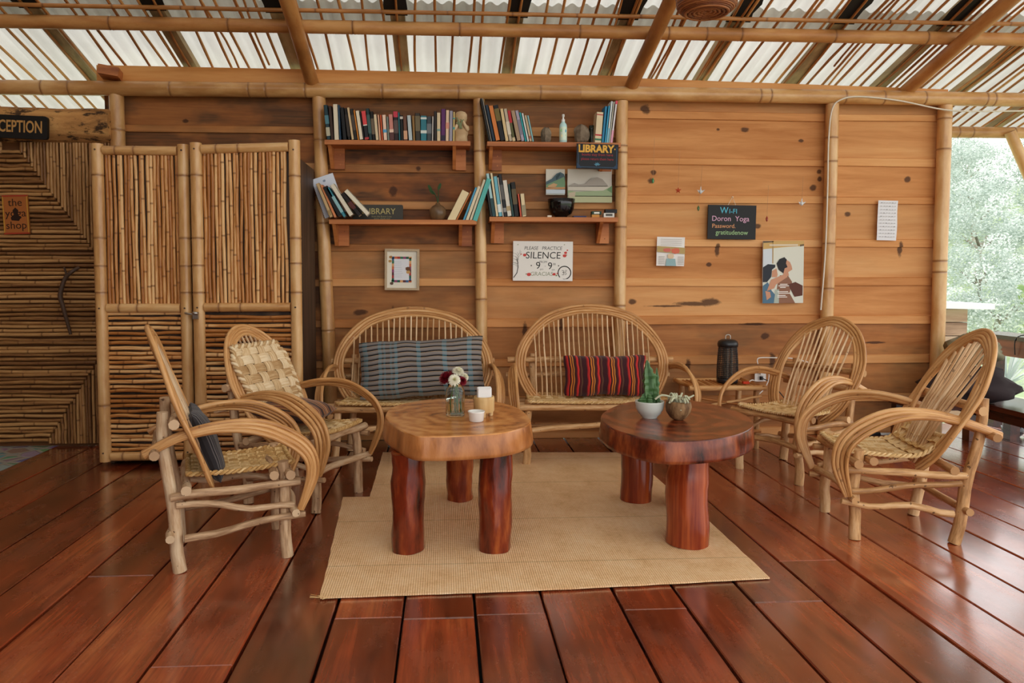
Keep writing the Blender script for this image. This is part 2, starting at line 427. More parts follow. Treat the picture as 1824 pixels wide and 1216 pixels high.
def roof_mat():
    k = NT('translucent roof sheet')
    n = k.noise(k.coord('Object', (1.5, .5, 1)), 1.0, 5, .65)
    c = k.ramp(n, [(.3, lin('#b7b5ac')), (.7, lin('#d5d3cb'))])
    d = k.n('ShaderNodeBsdfDiffuse'); t = k.n('ShaderNodeBsdfTranslucent'); mx = k.n('ShaderNodeMixShader')
    k.l(c, d.inputs[0]); k.l(c, t.inputs[0]); mx.inputs[0].default_value = .5
    k.l(d.outputs[0], mx.inputs[1]); k.l(t.outputs[0], mx.inputs[2]); k.l(mx.outputs[0], k.out.inputs[0])
    return k.m
M['roof'] = roof_mat()

def leaf_mat(name, a, b, tr=.35):
    k = NT(name); ti = k.attr('tint').outputs['Fac']
    c = k.ramp(ti, [(0, lin(a)), (1, lin(b))])
    d = k.n('ShaderNodeBsdfDiffuse'); t = k.n('ShaderNodeBsdfTranslucent'); mx = k.n('ShaderNodeMixShader')
    k.l(c, d.inputs[0]); k.l(c, t.inputs[0]); mx.inputs[0].default_value = tr
    k.l(d.outputs[0], mx.inputs[1]); k.l(t.outputs[0], mx.inputs[2]); k.l(mx.outputs[0], k.out.inputs[0])
    return k.m
M['leaf'] = leaf_mat('overexposed leaves', '#a6b6ab', '#eef2ee')  # outdoor overexposure painted into the leaf colour as paleness
M['leaf_green'] = leaf_mat('fresh leaves', '#7f9e66', '#d3dfb0')
M['leaf_grey'] = leaf_mat('overexposed grey leaves', '#b4c2bc', '#f0f3f1')  # greyer foliage, likewise paled in its colour to look overexposed
M['trunk'] = stick_mat('grey bark', '#7c7468', '#a0978a', '#bbb2a5', .8, None, (9, 9, 2), 'Object', .4)
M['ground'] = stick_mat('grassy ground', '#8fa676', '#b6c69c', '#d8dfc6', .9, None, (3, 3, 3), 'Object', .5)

def fabric(name, build, bump=.3, scale=500):
    k = NT(name); tc = k.n('ShaderNodeTexCoord'); sp = k.n('ShaderNodeSeparateXYZ'); k.l(tc.outputs['UV'], sp.inputs[0])
    c = build(k, sp.outputs[0], sp.outputs[1])
    k.bump(k.noise(k.coord('UV', (1, .5, 1)), scale, 2, .5), bump, .002)
    k.b.inputs['Sheen Weight'].default_value = .15
    return k.done(c, .85, .15)
def f_blue(k, u, v):
    fr = k.math('FRACT', k.math('ADD', k.math('MULTIPLY', v, 12.0), .2))
    c = k.ramp(fr, [(0, lin('#1b1a1d')), (.16, lin('#736d6a')), (.45, lin('#8f8782')), (.62, lin('#736d6a')), (.80, lin('#c9ac84')), (.86, lin('#2a2526'))], 'CONSTANT')
    teal = k.ramp(u, [(0, (.0, 0, 0, 1)), (.035, (.75, 0, 0, 1)), (.075, (0, 0, 0, 1)), (.165, (.8, 0, 0, 1)), (.195, (.1, 0, 0, 1)), (.21, (.6, 0, 0, 1)), (.225, (.05, 0, 0, 1)),
        (.26, (.55, 0, 0, 1)), (.275, (.1, 0, 0, 1)), (.295, (.85, 0, 0, 1)), (.32, (0, 0, 0, 1)), (.465, (.9, 0, 0, 1)), (.50, (0, 0, 0, 1)), (.665, (.85, 0, 0, 1)), (.70, (0, 0, 0, 1)),
        (.865, (.85, 0, 0, 1)), (.905, (0, 0, 0, 1))], 'CONSTANT')
    return k.mix(k.math('MULTIPLY', teal, .95), c, lin('#58b4cc'))
def stripes(cols, n):
    def b(k, u, v):
        fr = k.math('FRACT', k.math('MULTIPLY', u, n))
        return k.ramp(fr, [(p, lin(c)) for p, c in cols], 'CONSTANT')
    return b
M['fab_blue'] = fabric('blue grey checked cloth', f_blue)
M['fab_red'] = fabric('red striped cloth', stripes([(0, '#3b1a1e'), (.1, '#8e1f22'), (.16, '#c03028'), (.22, '#3b1a1e'), (.30, '#c8762c'), (.36, '#5a2422'), (.42, '#d08a38'), (.46, '#43201f'),
    (.60, '#a8262a'), (.66, '#d23a30'), (.70, '#4a1c20'), (.80, '#5b4030'), (.86, '#3b1a1e')], 4.2))
M['fab_brown'] = fabric('brown striped cloth', stripes([(0, '#3a2620'), (.12, '#8c5a34'), (.28, '#2b2024'), (.36, '#9c6a3c'), (.50, '#6d2f28'), (.58, '#b07c48'), (.72, '#3a2a2c'), (.80, '#84502e'), (.92, '#2a1c1c')], 4))
M['fab_dark'] = fabric('dark grey embroidered cloth', stripes([(0, '#2a2628'), (.2, '#5c5656'), (.3, '#201d20'), (.45, '#6c6664'), (.55, '#322e32'), (.75, '#4a4548'), (.85, '#1d1a1c')], 6))

def glass_mat(name, tint='#ffffff', rough=.0):
    k = NT(name); k.b.inputs['Transmission Weight'].default_value = 1.0; k.b.inputs['IOR'].default_value = 1.3
    return k.done(lin(tint), rough)
M['glass'] = glass_mat('clear glass', '#f4faf8')
M['black_plastic'] = plain('black plastic', '#17181b', .35)
M['black_gloss'] = plain('black lacquer', '#0b0b0d', .12)
M['white_ceramic'] = plain('white ceramic', '#eceae4', .25)
M['grey_ceramic'] = plain('pale grey ceramic', '#c9cdc6', .3)
M['white_plastic'] = plain('white plastic', '#ebe9e4', .4)
M['paper'] = plain('white paper', '#eeecea', .8, spec=.2)
M['soil'] = plain('potting soil', '#2c1e15', .95)
M['rubber'] = plain('black rubber', '#141210', .8)
M['metal'] = plain('brushed metal', '#b8b5ae', .35, 1.0)
M['cord_white'] = plain('white cable', '#d9cfbd', .5)
M['stem'] = plain('flower stem', '#5b7a3f', .6)
M['rock'] = stick_mat('grey rock', '#55483a', '#7c6c5a', '#9d8d78', .85, None, (14, 14, 14), 'Object', .8)
M['stone'] = stick_mat('carved pale stone', '#b99a74', '#d2b690', '#e2caa6', .8, None, (9, 9, 9), 'Object', .3)
M['pot'] = stick_mat('brown glazed pot', '#3a2a1c', '#5d4630', '#7d6144', .3, None, (9, 9, 9), 'Object', .1)
M['coconut'] = stick_mat('coconut shell', '#5a3c22', '#94704a', '#b89468', .7, None, (26, 26, 6), 'Object', .6)
M['cactus'] = stick_mat('cactus skin', '#27431d', '#3d6032', '#5c7a48', .5, '#56774c', (14, 14, 6), 'Object', .2)
M['succulent'] = plain('silver green stems', '#b9b99c', .75)
M['subfloor'] = plain('dark void under the boards', '#0c0705', .9)

def stone_floor_mat():
    k = NT('pebble paving'); vo = k.n('ShaderNodeTexVoronoi'); vo.feature = 'DISTANCE_TO_EDGE'; vo.inputs['Scale'].default_value = 7
    vc = k.n('ShaderNodeTexVoronoi'); vc.inputs['Scale'].default_value = 7
    co = k.coord('Object', (1, 1, 1)); k.l(co, vo.inputs['Vector']); k.l(co, vc.inputs['Vector'])
    m = k.ramp(vo.outputs['Distance'], [(.05, (0, 0, 0, 1)), (.11, (1, 1, 1, 1))])
    st = k.mix(.75, vc.outputs['Color'], lin('#6f6c66'))
    k.bump(m, .5, .01)
    return k.done(k.mix(m, lin('#a39a8c'), st), .8, .2)
M['paving'] = stone_floor_mat()

def cane(m, a, b, r, amp, n, every, sides=7):
    P = wob(a, b, amp, n); L = (P[-1]-P[0]).length; t = R.uniform(0, every); cut = []
    while t < L: cut.append(t); t += every*R.uniform(.8, 1.2)
    ts = sorted(set([i*L/(n-1) for i in range(n)]+[max(0, min(L, c+o)) for c in cut for o in (-.008, -.003, .003, .008)]))
    pts, nd, rr = [], [], []
    for t in ts:
        f = t/L*(n-1); i = min(int(f), n-2); pts.append(P[i].lerp(P[i+1], f-i)); d = min([abs(t-c) for c in cut]+[1])
        nd.append(.75 if d < .004 else 0.0); rr.append(r*(1.06 if d < .004 else 1))
    m.tube(pts, rr, sides, node=nd)
# ------------------------------------------------------------------ setting: floor
def floor():
    m = MB()
    gaps = [-2.83, -2.56, -2.28, -2.01, -1.74, -1.49, -1.21, -.95, -.68, -.41, -.16, .11, .37, .66, .91, 1.17, 1.45, 1.72, 2.0, 2.27, 2.54, 2.82, 3.09, 3.37, 3.64, 3.92, 4.2, 4.47, 4.75, 5.02, 5.3, 5.58, 5.86]
    joints = {9: [2.62], 10: [2.60], 11: [2.62], 13: [2.63], 15: [2.66], 16: [3.05], 4: [2.35], 7: [2.32], 5: [3.05], 8: [1.9], 2: [3.3], 18: [3.9], 20: [2.9]}
    for i in range(len(gaps)-1):
        x0, x1 = gaps[i]+R.uniform(.002, .008), gaps[i+1]-R.uniform(.002, .008)
        yb = 5.5 if x1 < 3.9 else 5.85
        cuts = [-1.0]+sorted(joints.get(i, [R.uniform(.2, 1.2)]))+[yb]
        for a, b in zip(cuts, cuts[1:]):
            a += .002; t = R.random(); z = R.uniform(-.0025, 0); sk = R.uniform(-.003, .003); e = .004
            lo = [m.vert(p, t) for p in ((x0, a, -.045), (x1, a, -.045), (x1, b, -.045), (x0, b, -.045))]
            mi = [m.vert(p, t) for p in ((x0, a, z-e), (x1, a, z-e), (x1+sk, b, z-e), (x0+sk, b, z-e))]
            hi = [m.vert(p, t) for p in ((x0+e, a+e, z), (x1-e, a+e, z), (x1-e+sk, b-e, z), (x0+e+sk, b-e, z))]
            m.face(hi)
            for k in range(4):
                j = (k+1) % 4
                m.face((lo[k], lo[j], mi[j], mi[k])); m.face((mi[k], mi[j], hi[j], hi[k]))
    o = m.build('floor', M['floor']); tag(o, kind='structure')
    s = MB(); s.box((1.5, 2.4, -.07), (8.7, 6.9, .04)); tag(s.build('floor_underside', M['subfloor']), kind='structure')
    p = MB(); p.box((-3.55, 2.0, -.03), (1.42, 7.1, .05)); tag(p.build('floor_paving', M['paving']), kind='structure')
floor()

# ------------------------------------------------------------------ setting: back wall of lapped boards
WY = 5.5
SECT = [(-2.44, -.92, 1.0, 0), (-.92, .255, .9, 0), (.255, 1.335, .75, 0), (1.335, 2.955, .05, 1), (2.955, 3.88, .08, 1)]
ROWS = [[2.56, 2.28, 2.0, 1.735, 1.42, 1.16, .85, .55, .26, 0.0], [2.56, 2.42, 2.08, 1.787, 1.46, 1.16, .865, .555, .26, 0.0]]
def wall_back():
    m = MB()
    for si, (x0, x1, dark, ri) in enumerate(SECT):
        rows = ROWS[ri]
        for k in range(len(rows)-1):
            top, bot = rows[k], rows[k+1]
            t = R.random(); d = min(1, max(0, dark+R.uniform(-.12, .12)))
            if ri == 1 and bot < .8: d = .62+R.uniform(-.1, .12)
            if ri == 1 and bot > 2.3: d = .4
            if si == 2 and bot < 1.2: d = .45
            if si == 1 and bot < 1.2: d = .6
            hs = .062+R.uniform(-.01, .01); dz = R.uniform(-.008, .008)
            prof = [(WY, top+.03), (WY+.03, top+.03), (WY+.03, bot), (WY-.016, bot), (WY-.018, bot+.004), (WY-.016, bot+hs-.006), (WY-.002, bot+hs)]
            n = len(prof); A = []
            for (x, q) in ((x0, 0), (x1, dz)):
                A.append([m.vert((x, p[0], p[1]+q), t, d) for p in prof])
            sd = max(0, d-.45); S = []
            ts = R.random()
            for (x, q) in ((x0, 0), (x1, dz)):
                S.append([m.vert((x, p[0], p[1]+q), ts, sd) for p in prof])
            for j in range(n):
                j2 = (j+1) % n
                Q = S if j in (3, 4, 5) else A
                m.face((Q[0][j], Q[1][j], Q[1][j2], Q[0][j2]))
    m.box((.7, WY+.04, 1.28), (6.34, .02, 2.56), node=1.0)
    tag(m.build('wall_back', M['wall']), kind='structure')
wall_back()

# ------------------------------------------------------------------ setting: cane wall on the left with a hexagon of level canes
def wall_left():
    m = MB(); cx = aty(28, 500, 5.42).x
    ztop, zb = 2.185, .02
    def half(z):
        k = (488-0)  # shape of the hexagon: narrow at the top, widest between, narrow at the foot
        if z > 1.37: return max(0.0, .05+(2.14-z)*.70)
        if z > .69: return .60
        return .60-(.69-z)*.63
    def nod(n, step):
        return [1.0 if (i+o) % step == 0 else 0.0 for o in (R.randrange(step),) for i in range(n)]
    z = .05
    while z < 2.12:
        h = half(z); r = R.uniform(.011, .0145)
        a, b = cx-h, cx+h
        if h > .03: cane(m, (a, 5.415, z), (b, 5.415, z+R.uniform(-.006, .006)), r, .005, 12, .3)
        z += R.uniform(.026, .033)
    x = cx-1.6
    while x < -2.37:
        r = R.uniform(.009, .012); dx = abs(x-cx)
        if dx < .60:
            zu = 2.14-max(0, (dx-.05))/.70; zl = .69-(.60-dx)/.63
            segs = [(zu, ztop)]+([(zb, zl)] if zl > zb+.02 else [])
            if dx < .05: segs = []
        else: segs = [(zb, ztop)]
        for a, b in segs:
            if b-a > .01: cane(m, (x, 5.42, a), (x+R.uniform(-.004, .004), 5.42, b), r, .003, 8, .33, 6)
        x += R.uniform(.020, .025)
    m.box((-3.6, 5.455, 1.1), (2.5, .03, 2.20), tint=.05, node=1.0)
    tag(m.build('wall_left', M['cane_dark']), kind='structure')
    s = MB()
    s.prism([(-1.6, -.05), (5.5, -.05), (5.5, 2.78), (-1.6, 4.85)], 'x', -4.32, -4.24, tint=.3, node=.9); tag(s.build('shade_wall_side', M['wall']), kind='structure')  # unseen wall, added to keep light off the left side
    s = MB(); s.box((-2.5, -1.66, 1.9), (3.6, .08, 3.9), tint=.3, node=.9); tag(s.build('shade_wall_front', M['wall']), kind='structure')  # unseen partial wall behind the camera, added to dim the left
wall_left()

# ------------------------------------------------------------------ roof
def cane_z(Y): return 2.92+.30*(4.93-Y)
def roof():
    m = MB(); wl = .09; amp = .012
    def sheet(y0, y1, dz, x0=-5.1, x1=6.3):
        n = int((x1-x0)/wl*8); rows = [y0+(y1-y0)*k/4 for k in range(5)]; g = []
        for y in rows:
            g.append([m.vert((x0+(x1-x0)*i/n, y, cane_z(y)+.075+dz+amp*math.cos(2*math.pi*((x1-x0)*i/n)/wl)), .5) for i in range(n+1)])
        for a in range(4):
            for i in range(n):
                m.face((g[a][i], g[a+1][i], g[a+1][i+1], g[a][i+1]), sm=True)
    sheet(6.45, 4.86, 0); sheet(5.08, 1.9, .006); sheet(2.1, -1.6, .012)
    tag(m.build('ceiling', M['roof']), kind='structure')
roof()
ORDINAL = 'first second third fourth fifth sixth seventh eighth ninth tenth eleventh'.split()
for i, x in enumerate((-2.63, -1.85, -1.08, -.31, .48, 1.22, 1.97, 2.69, 3.42, 4.12, 4.85)):
    m = MB(); a, b = V((x, 6.4, cane_z(6.4)+.036)), V((x+R.uniform(-.02, .02), 1.0, cane_z(1.0)+.036)); d = b-a
    rot = Matrix((V((1, 0, 0)), d.normalized(), V((1, 0, 0)).cross(d.normalized()))).transposed()
    m.box((a+b)/2, (.095, d.length, .046), rot)
    tag(m.build('roof_rafter', M['rafter'], loc=a), f'flat greyish timber rafter under the roof sheets, {ORDINAL[i]} from the left', 'rafter', 'timber rafters under the roof sheets')
for i, x in enumerate((-2.63, -1.85, -1.08, -.31, .48, 1.22, 1.97, 2.69, 3.42)):
    m = MB(); ya, yb = 4.90, 4.45+R.uniform(-.1, .1); n = 6; L, Q = [], []
    for k in range(n+1):
        y = ya+(yb-ya)*k/n
        L.append((x-.075+R.uniform(-.012, .012), y)); Q.append((x+.075+R.uniform(-.012, .012), y))
    lo = [m.vert((p[0], p[1], cane_z(p[1])+.0115), .5) for p in L+Q[::-1]]; hi = [m.vert((p[0], p[1], cane_z(p[1])+.0128), .5) for p in L+Q[::-1]]
    m.face(lo[::-1]); m.face(hi)
    for k in range(len(lo)): j = (k+1) % len(lo); m.face((lo[k], lo[j], hi[j], hi[k]))
    tag(m.build('rubber_strip', M['rubber'], loc=(x, ya, cane_z(ya))), f'short black strip above the thick purlin, {ORDINAL[i]} from the left', 'strip', 'black strips under the rafters')
x = -4.9
while x < 6.2:
    y0 = 6.38; y1 = R.uniform(1.2, 2.2)
    pts = wob((x, y0, cane_z(y0)), (x+R.uniform(-.05, .05), y1, cane_z(y1)), .045, 26)
    for p in pts: p.z = cane_z(p.y)+R.uniform(-.002, .002)
    m = MB(); m.tube(pts, [R.uniform(.0085, .0105) for _ in pts], 6)
    tag(m.build('roof_cane', M['cane_roof'], loc=pts[0]), 'thin brown cane lashed lengthwise below the roof sheets', 'cane', 'thin canes below the roof sheets')
    if R.random() < .13 and x > -3:   # a second, shorter cane beside it
        q0, q1 = R.uniform(5.2, 6.2), R.uniform(3.2, 4.7)
        pts = wob((x+.05, q0, cane_z(q0)-.004), (x+.03+R.uniform(-.03, .06), q1, cane_z(q1)-.004), .03, 12)
        m = MB(); m.tube(pts, .0075, 6)
        tag(m.build('roof_cane', M['cane_roof'], loc=pts[0]), 'thin brown cane lashed lengthwise below the roof sheets', 'cane', 'thin canes below the roof sheets')
    x += R.uniform(.10, .145) if x < 1.2 else R.uniform(.085, .115)

def bamboo(a, b, r, nodes, sides=16, name='bamboo_pole', mat='bamboo', label=None, cat='pole', taper=0.0, bend=0.0, parent=None, group=None, phase=None):
    a, b = V(a), V(b); L = (b-a).length; ts = []
    ns = [n*L if n <= 1 else n for n in nodes]
    base = [i*L/24 for i in range(25)]
    for n in ns:
        for o in (-.018, -.008, -.0025, .0025, .008, .018): base.append(n+o)
    base = sorted(t for t in base if 0 <= t <= L)
    pts, rad, nd = [], [], []
    side = (b-a).orthogonal().normalized(); ph = R.random()*20
    for t in base:
        d = min([abs(t-n) for n in ns]+[9])
        rr = r*(1-taper*t/L)
        if d < .004: rr *= .985; q = 1.0
        elif d < .010: rr *= 1.04; q = .3
        elif d < .020: rr *= 1.008; q = .05
        else: q = 0.0
        pts.append(a+(b-a)*(t/L)+side*bend*mnoise.noise(V((t*.9+ph, ph, 0)))); rad.append(rr); nd.append(q)
    m = MB(); m.tube(pts, rad, sides, node=nd)
    o = m.build(name, M[mat], parent, loc=a if parent is None else None)
    return tag(o, label, cat if parent is None else None, group)
def post(px_top, px_bot, y_bot, r, nodes, label, Y=5.43, top=2.53):
    t = aty(px_top, 180, Y); b = aty(px_bot, y_bot, Y); d = (t-b)/(t.z-b.z)
    return bamboo(b+d*(0-b.z), b+d*(top-b.z), r, nodes, name='bamboo_post', label=label, cat='post', bend=.01)
post(207, 209, 265, .050, [.35, .9, 1.45, 2.15], 'thick bamboo post rising behind the tall cabinet next to the cane wall')
post(567, 584, 600, .049, [.33, .72, 1.2, 1.62, 2.22], 'bamboo post between the tall cabinet and the left-hand bookshelves')
post(853, 858, 600, .043, [.42, .95, 1.335, 1.8, 2.15], 'bamboo post between the two columns of bookshelves')
post(1108, 1104, 540, .045, [.4, .85, 1.6, 1.9, 2.2], 'bamboo post at the right end of the bookshelves')
post(1483, 1473, 560, .047, [.45, .9, 1.48, 1.83, 2.1], 'bamboo post with a white cable running down it')
post(1684, 1669, 640, .050, [.5, .96, 1.35, 2.2], 'bamboo post at the open right end of the board wall')
bamboo((-4.9, 5.41, 2.558), (1.0, 5.41, 2.583), .052, [.35, 1.45, 2.25, 2.95, 3.5, 3.62, 3.9, 4.45, 5.0, 5.6], name='bamboo_beam', label='long bamboo beam along the top of the wall over cabinet and bookshelves', cat='beam')
bamboo((.995, 5.41, 2.583), (6.1, 5.41, 2.575), .052, [.28, .62, 1.35, 2.0, 2.3, 2.62, 3.1, 3.55, 4.1, 4.6], name='bamboo_beam', label='bamboo beam along the top of the wall over the pale boards and right opening', cat='beam')
bamboo((-4.9, 4.93, 2.866), (6.2, 4.93, 2.872), .043, [.6, 1.35, 2.05, 2.75, 3.5, 4.3, 5.0, 5.8, 6.4, 6.9, 7.55, 8.2, 8.5, 9.3, 10.0], name='roof_purlin', mat='bamboo_roof', label='thick bamboo purlin crossing under the roof canes in front of the wall', cat='purlin')
bamboo((-4.9, 4.80, 2.926), (6.2, 4.80, 2.930), .014, [.3+.42*i for i in range(26)], 8, 'tie_pole', 'bamboo_roof', 'thin bamboo rod tied to the canes just above the thick purlin', 'rod', bend=.02)
bamboo((.5, 6.12, 2.47), (6.25, 6.12, 2.47), .048, [.7, 1.5, 2.3, 3.1, 3.9, 4.4, 5.1], name='eave_beam', label='bamboo beam at the far eave above the open right side', cat='beam')
e0 = aty(1798, 236, 6.08)
bamboo((e0.x-.02, 6.05, e0.z), (e0.x+.80, 6.05, e0.z-1.65), .044, [.42, .95, 1.5], name='bamboo_brace', label='slanting bamboo brace below the far eave beam at the open side', cat='brace')
bamboo((e0.x+.80, 6.12, -.05), (e0.x+.80, 6.12, 2.42), .05, [.5, 1.1, 1.7, 2.2], name='bamboo_post', label='bamboo post under the far eave beam where the slanting brace lands', cat='post')
for x, nm in ((-3.28, 'bamboo rafter pole dropping to the wall beam above the cane wall'), (-.945, 'bamboo rafter pole dropping to the wall beam between cabinet and bookshelves'),
              (1.39, 'bamboo rafter pole dropping to the wall beam at the right-hand bookshelf end'), (3.5, 'bamboo rafter pole dropping to the wall beam near the open right side')):
    zf = lambda Y: 2.645+.30*(5.42-Y)
    bamboo((x, 5.45, zf(5.45)), (x-.02, 1.2, zf(1.2)), .048, [.28, .75, 1.3, 1.8, 2.4, 3.0, 3.6], name='rafter_pole', mat='bamboo_roof', label=nm, cat='pole', bend=.03)
def fascia(x0, x1, z0, za, zb, Y, label):
    m = MB(); m.prism([(x0, z0), (x1, z0), (x1, zb), (x0, za)], 'y', Y-.014, Y+.014)
    tag(m.build('fascia_board', M['plank'], loc=(x0, Y, z0)), label, 'board')
fascia(-2.49, 1.37, 2.56, 2.745, 2.725, 5.475, 'pine board set on edge above the wall beam over cabinet and bookshelves')
fascia(1.375, 3.86, 2.56, 2.715, 2.665, 5.49, 'pine board set on edge above the wall beam over the pale boards')
b0 = aty(200, 140, 5.40); m = MB(); m.box((b0.x, 5.38, 2.665), (.13, .22, .062), rotm('Y', .12) @ rotm('Z', .25), node=.0)
tag(m.build('wood_block', M['shelf'], loc=(b0.x, 5.38, 2.635)), 'short brown wood block lying on the wall beam at the left board end', 'block')
# peeled log over the cane wall
m = MB(); pts = [(-4.9+2.53*i/20, 5.46, 2.31) for i in range(21)]
m.tube(pts, [.125+.012*mnoise.noise(V((i*.7, 0, 0))) for i in range(21)], 20, tint=.5, flat=1.0, rough=.10)
tag(m.build('log_lintel', M['log'], loc=pts[0]), 'rough peeled log lying over the top of the cane wall', 'log')

# ------------------------------------------------------------------ tall cabinet with two bamboo doors
def cabinet():
    t = thing('bamboo_cabinet', 'tall dark cabinet closed by two doors of framed bamboo canes', 'cabinet', (-1.6, 5.1, 0))
    def L(x, y, z): return V((x+1.6, y-5.1, z))
    body = MB()
    for x in (-2.2, -.955): body.box(L(x, 5.135, 1.0), (.025, .47, 2.0), tint=.3)
    body.box(L(-1.58, 5.135, 1.985), (1.22, .47, .025), tint=.3); body.box(L(-1.58, 5.135, .05), (1.22, .47, .03), tint=.3)
    body.box(L(-1.58, 5.36, 1.0), (1.22, .02, 2.0), tint=.3); body.build('body', M['old_wood'], t)
    def door(x0, x1, yd, z0, z1, zm, slant):
        d = bpy.data.objects.new('door', None); COL.objects.link(d); d.parent = t; d.location = L((x0+x1)/2, yd, 0)
        cx = (x0+x1)/2
        def D(x, z, dy=0): return V((x-cx, dy, z))
        def zt(x): return z1+slant*(x-x0)/(x1-x0)
        for x in (x0+.038, x1-.038):
            bamboo(D(x, z0), D(x, zt(x)+.01), .037, [.18, .62, 1.1, 1.45, 1.85], 12, 'stile', parent=d)
        for z, s in ((z0+.03, 0), (zm, 0), (z1-.03, slant)):
            bamboo(D(x0+.075, z+s*.1), D(x1-.075, z+s*.9), .03, [.17, .42], 10, 'rail', parent=d)
        u = MB(); x = x0+.088
        while x < x1-.08:
            r = R.uniform(.0095, .0125); n = 12; st = R.randrange(4)
            cane(u, D(x, zm+.02, .008), D(x+R.uniform(-.006, .006), zt(x)-.05, .008), r, .005, n, .24)
            x += R.uniform(.0205, .026)
        u.build('upright_canes', M['cane'], d)
        w = MB(); z = z0+.075
        while z < zm-.035:
            r = R.uniform(.0105, .0135); n = 10; st = R.randrange(5)
            cane(w, D(x0+.07, z, .008), D(x1-.07, z+R.uniform(-.005, .005), .008), r, .006, n, .22)
            z += R.uniform(.028, .034)
        w.build('level_canes', M['cane'], d)
        bk = MB(); bk.box(D(cx, (z0+z1)/2, .03), (x1-x0-.06, .012, z1-z0-.06), tint=.2); bk.build('backing_board', M['old_wood'], d)
        pg = MB()
        for x in (x0+.038, x1-.038):
            for z in (z0+.06, zm, z1-.03): pg.tube([D(x, z, -.034), D(x, z, -.040)], .006, 6)
        pg.build('peg', M['old_wood'], d)
        return d
    door(-2.255, -1.642, 4.845, .03, 2.07, 1.03, 0.0)
    d2 = door(-1.628, -.93, 4.815, .03, 2.075, 1.035, .025)
    lk = MB(); lk.tube([L(-1.67, 4.79, 1.0), L(-1.64, 4.772, .995), L(-1.60, 4.772, .99)], .007, 8)
    lk.box(L(-1.598, 4.77, .985), (.035, .02, .045)); lk.lathe([(.0, -.01), (.02, -.008), (.02, .008), (0, .01)], L(-1.598, 4.765, 1.0), 12)
    lk.build('latch', M['metal'], t)
cabinet()

# ------------------------------------------------------------------ wall signs
def sign_board(name, label, cat, px0, py0, px1, py1, Y, thick, col, rot=0.0, rounded=0.0, mat='paint', tilt=0.0):
    a, b = aty(px0, py0, Y), aty(px1, py1, Y)
    w, h = b.x-a.x, a.z-b.z; c = (a+b)/2
    t = thing(name, label, cat, (c.x, Y, c.z)); t.rotation_euler = (tilt, rot, 0)
    m = MB()
    if rounded:
        poly = []
        for (sx, sz, a0) in ((1, 1, 0), (-1, 1, 90), (-1, -1, 180), (1, -1, 270)):
            for k in range(5):
                an = math.radians(a0+k*22.5); poly.append((sx*(w/2-rounded)+rounded*math.cos(an), sz*(h/2-rounded)+rounded*math.sin(an)))
        m.prism(poly, 'y', 0, thick, col)
    else: m.box((0, thick/2, 0), (w, thick, h), col=col)
    m.build('board', M[mat], t)
    return t, w, h
Y_WALL = 5.472
# RECEPTION
t, w, h = sign_board('reception_sign', 'black rounded board lettered RECEPTION on the log above the cane wall', 'sign', -66, 203, 85, 246, 5.29, .025, lin('#14110e'), .035, .02)
m = MB(); m.text('RECEPTION', w/2-.032, -.036, .115, -.0005, lin('#b98a4e'), 'RIGHT', bold=.002, sx=.62); m.build('lettering', M['paint'], t)
# the yoga shop
t, w, h = sign_board('shop_sign', 'small orange brown board reading the yoga shop on the cane wall', 'sign', 4, 347, 52, 417, 5.385, .012, lin('#a8622e'), -.03)
m = MB()
for z in (h/2-.006, -h/2+.006): m.box((0, -.001, z), (w, .002, .010), col=lin('#a83a24'))
for x in (-w/2+.005, w/2-.005): m.box((x, -.001, 0), (.008, .002, h-.02), col=lin('#c08a34'))
m.build('border', M['paint'], t)
m = MB(); dk = lin('#2a170c')
m.text('the', -.0, h*.22, .075, -.0005, dk, 'CENTER'); m.text('yoga', 0, -h*.05, .075, -.0005, dk, 'CENTER', sx=1.05); m.text('shop', 0, -h*.36, .075, -.0005, dk, 'CENTER')
m.flatpoly([(-.03, -.04), (.02, -.045), (.035, -.02), (.015, .0), (.02, .03), (.0, .05), (-.02, .03), (-.012, .0), (-.035, -.02)], -.0012, dk)
m.build('lettering', M['paint'], t)
# LIBRARY chalkboard at the shelf end
t, w, h = sign_board('library_sign', 'black board with yellow LIBRARY lettering hung on the upper right bookshelf edge', 'sign', 1027, 256, 1101, 301, 5.235, .008, lin('#16181d'), .02)
m = MB(); bl = lin('#2f4a63')
for p in ([(-w/2+.012, h/2-.02), (-w/2+.014, -h/2+.03), (-w/2+.03, -h/2+.012), (w/2-.03, -h/2+.012), (w/2-.012, -h/2+.03), (w/2-.012, h/2-.02)],): m.stroke(p, -.0003, .005, bl)
for x in (-1, 1): m.flatpoly([(x*(w/2-.005), -h/2+.005), (x*(w/2-.005), -h/2+.04), (x*(w/2-.04), -h/2+.005)][::x], -.0004, lin('#233c58'))
for a in (-60, -30, 0, 30, 60):
    s, c = math.sin(math.radians(a)), math.cos(math.radians(a)); o = (0.0, -h/2+.022)
    m.flatpoly([(o[0]-.004*c, o[1]+.004*s), (o[0]+.012*s+.005*c, o[1]+.014*c-.005*s), (o[0]+.028*s, o[1]+.026*c), (o[0]+.012*s-.005*c, o[1]+.014*c+.005*s)][::-1], -.0008-.0001*a/30, lin('#4f86a0'))
m.build('drawing', M['paint'], t)
m = MB(); m.text('LIBRARY', -.012, .030, .072, -.0005, lin('#e0ab45'), 'CENTER', bold=.003, sx=.95); m.flatpoly([(w/2-.03, .05), (w/2-.022, .05), (w/2-.022, .058), (w/2-.03, .058)], -.0005, lin('#e0ab45'))
m.text('books stay from here', 0, .004, .026, -.0005, lin('#a23036'), 'CENTER', sx=1.0); m.text('please return them here', 0, -.027, .026, -.0005, lin('#a23036'), 'CENTER', sx=.92)
m.build('lettering', M['paint'], t)
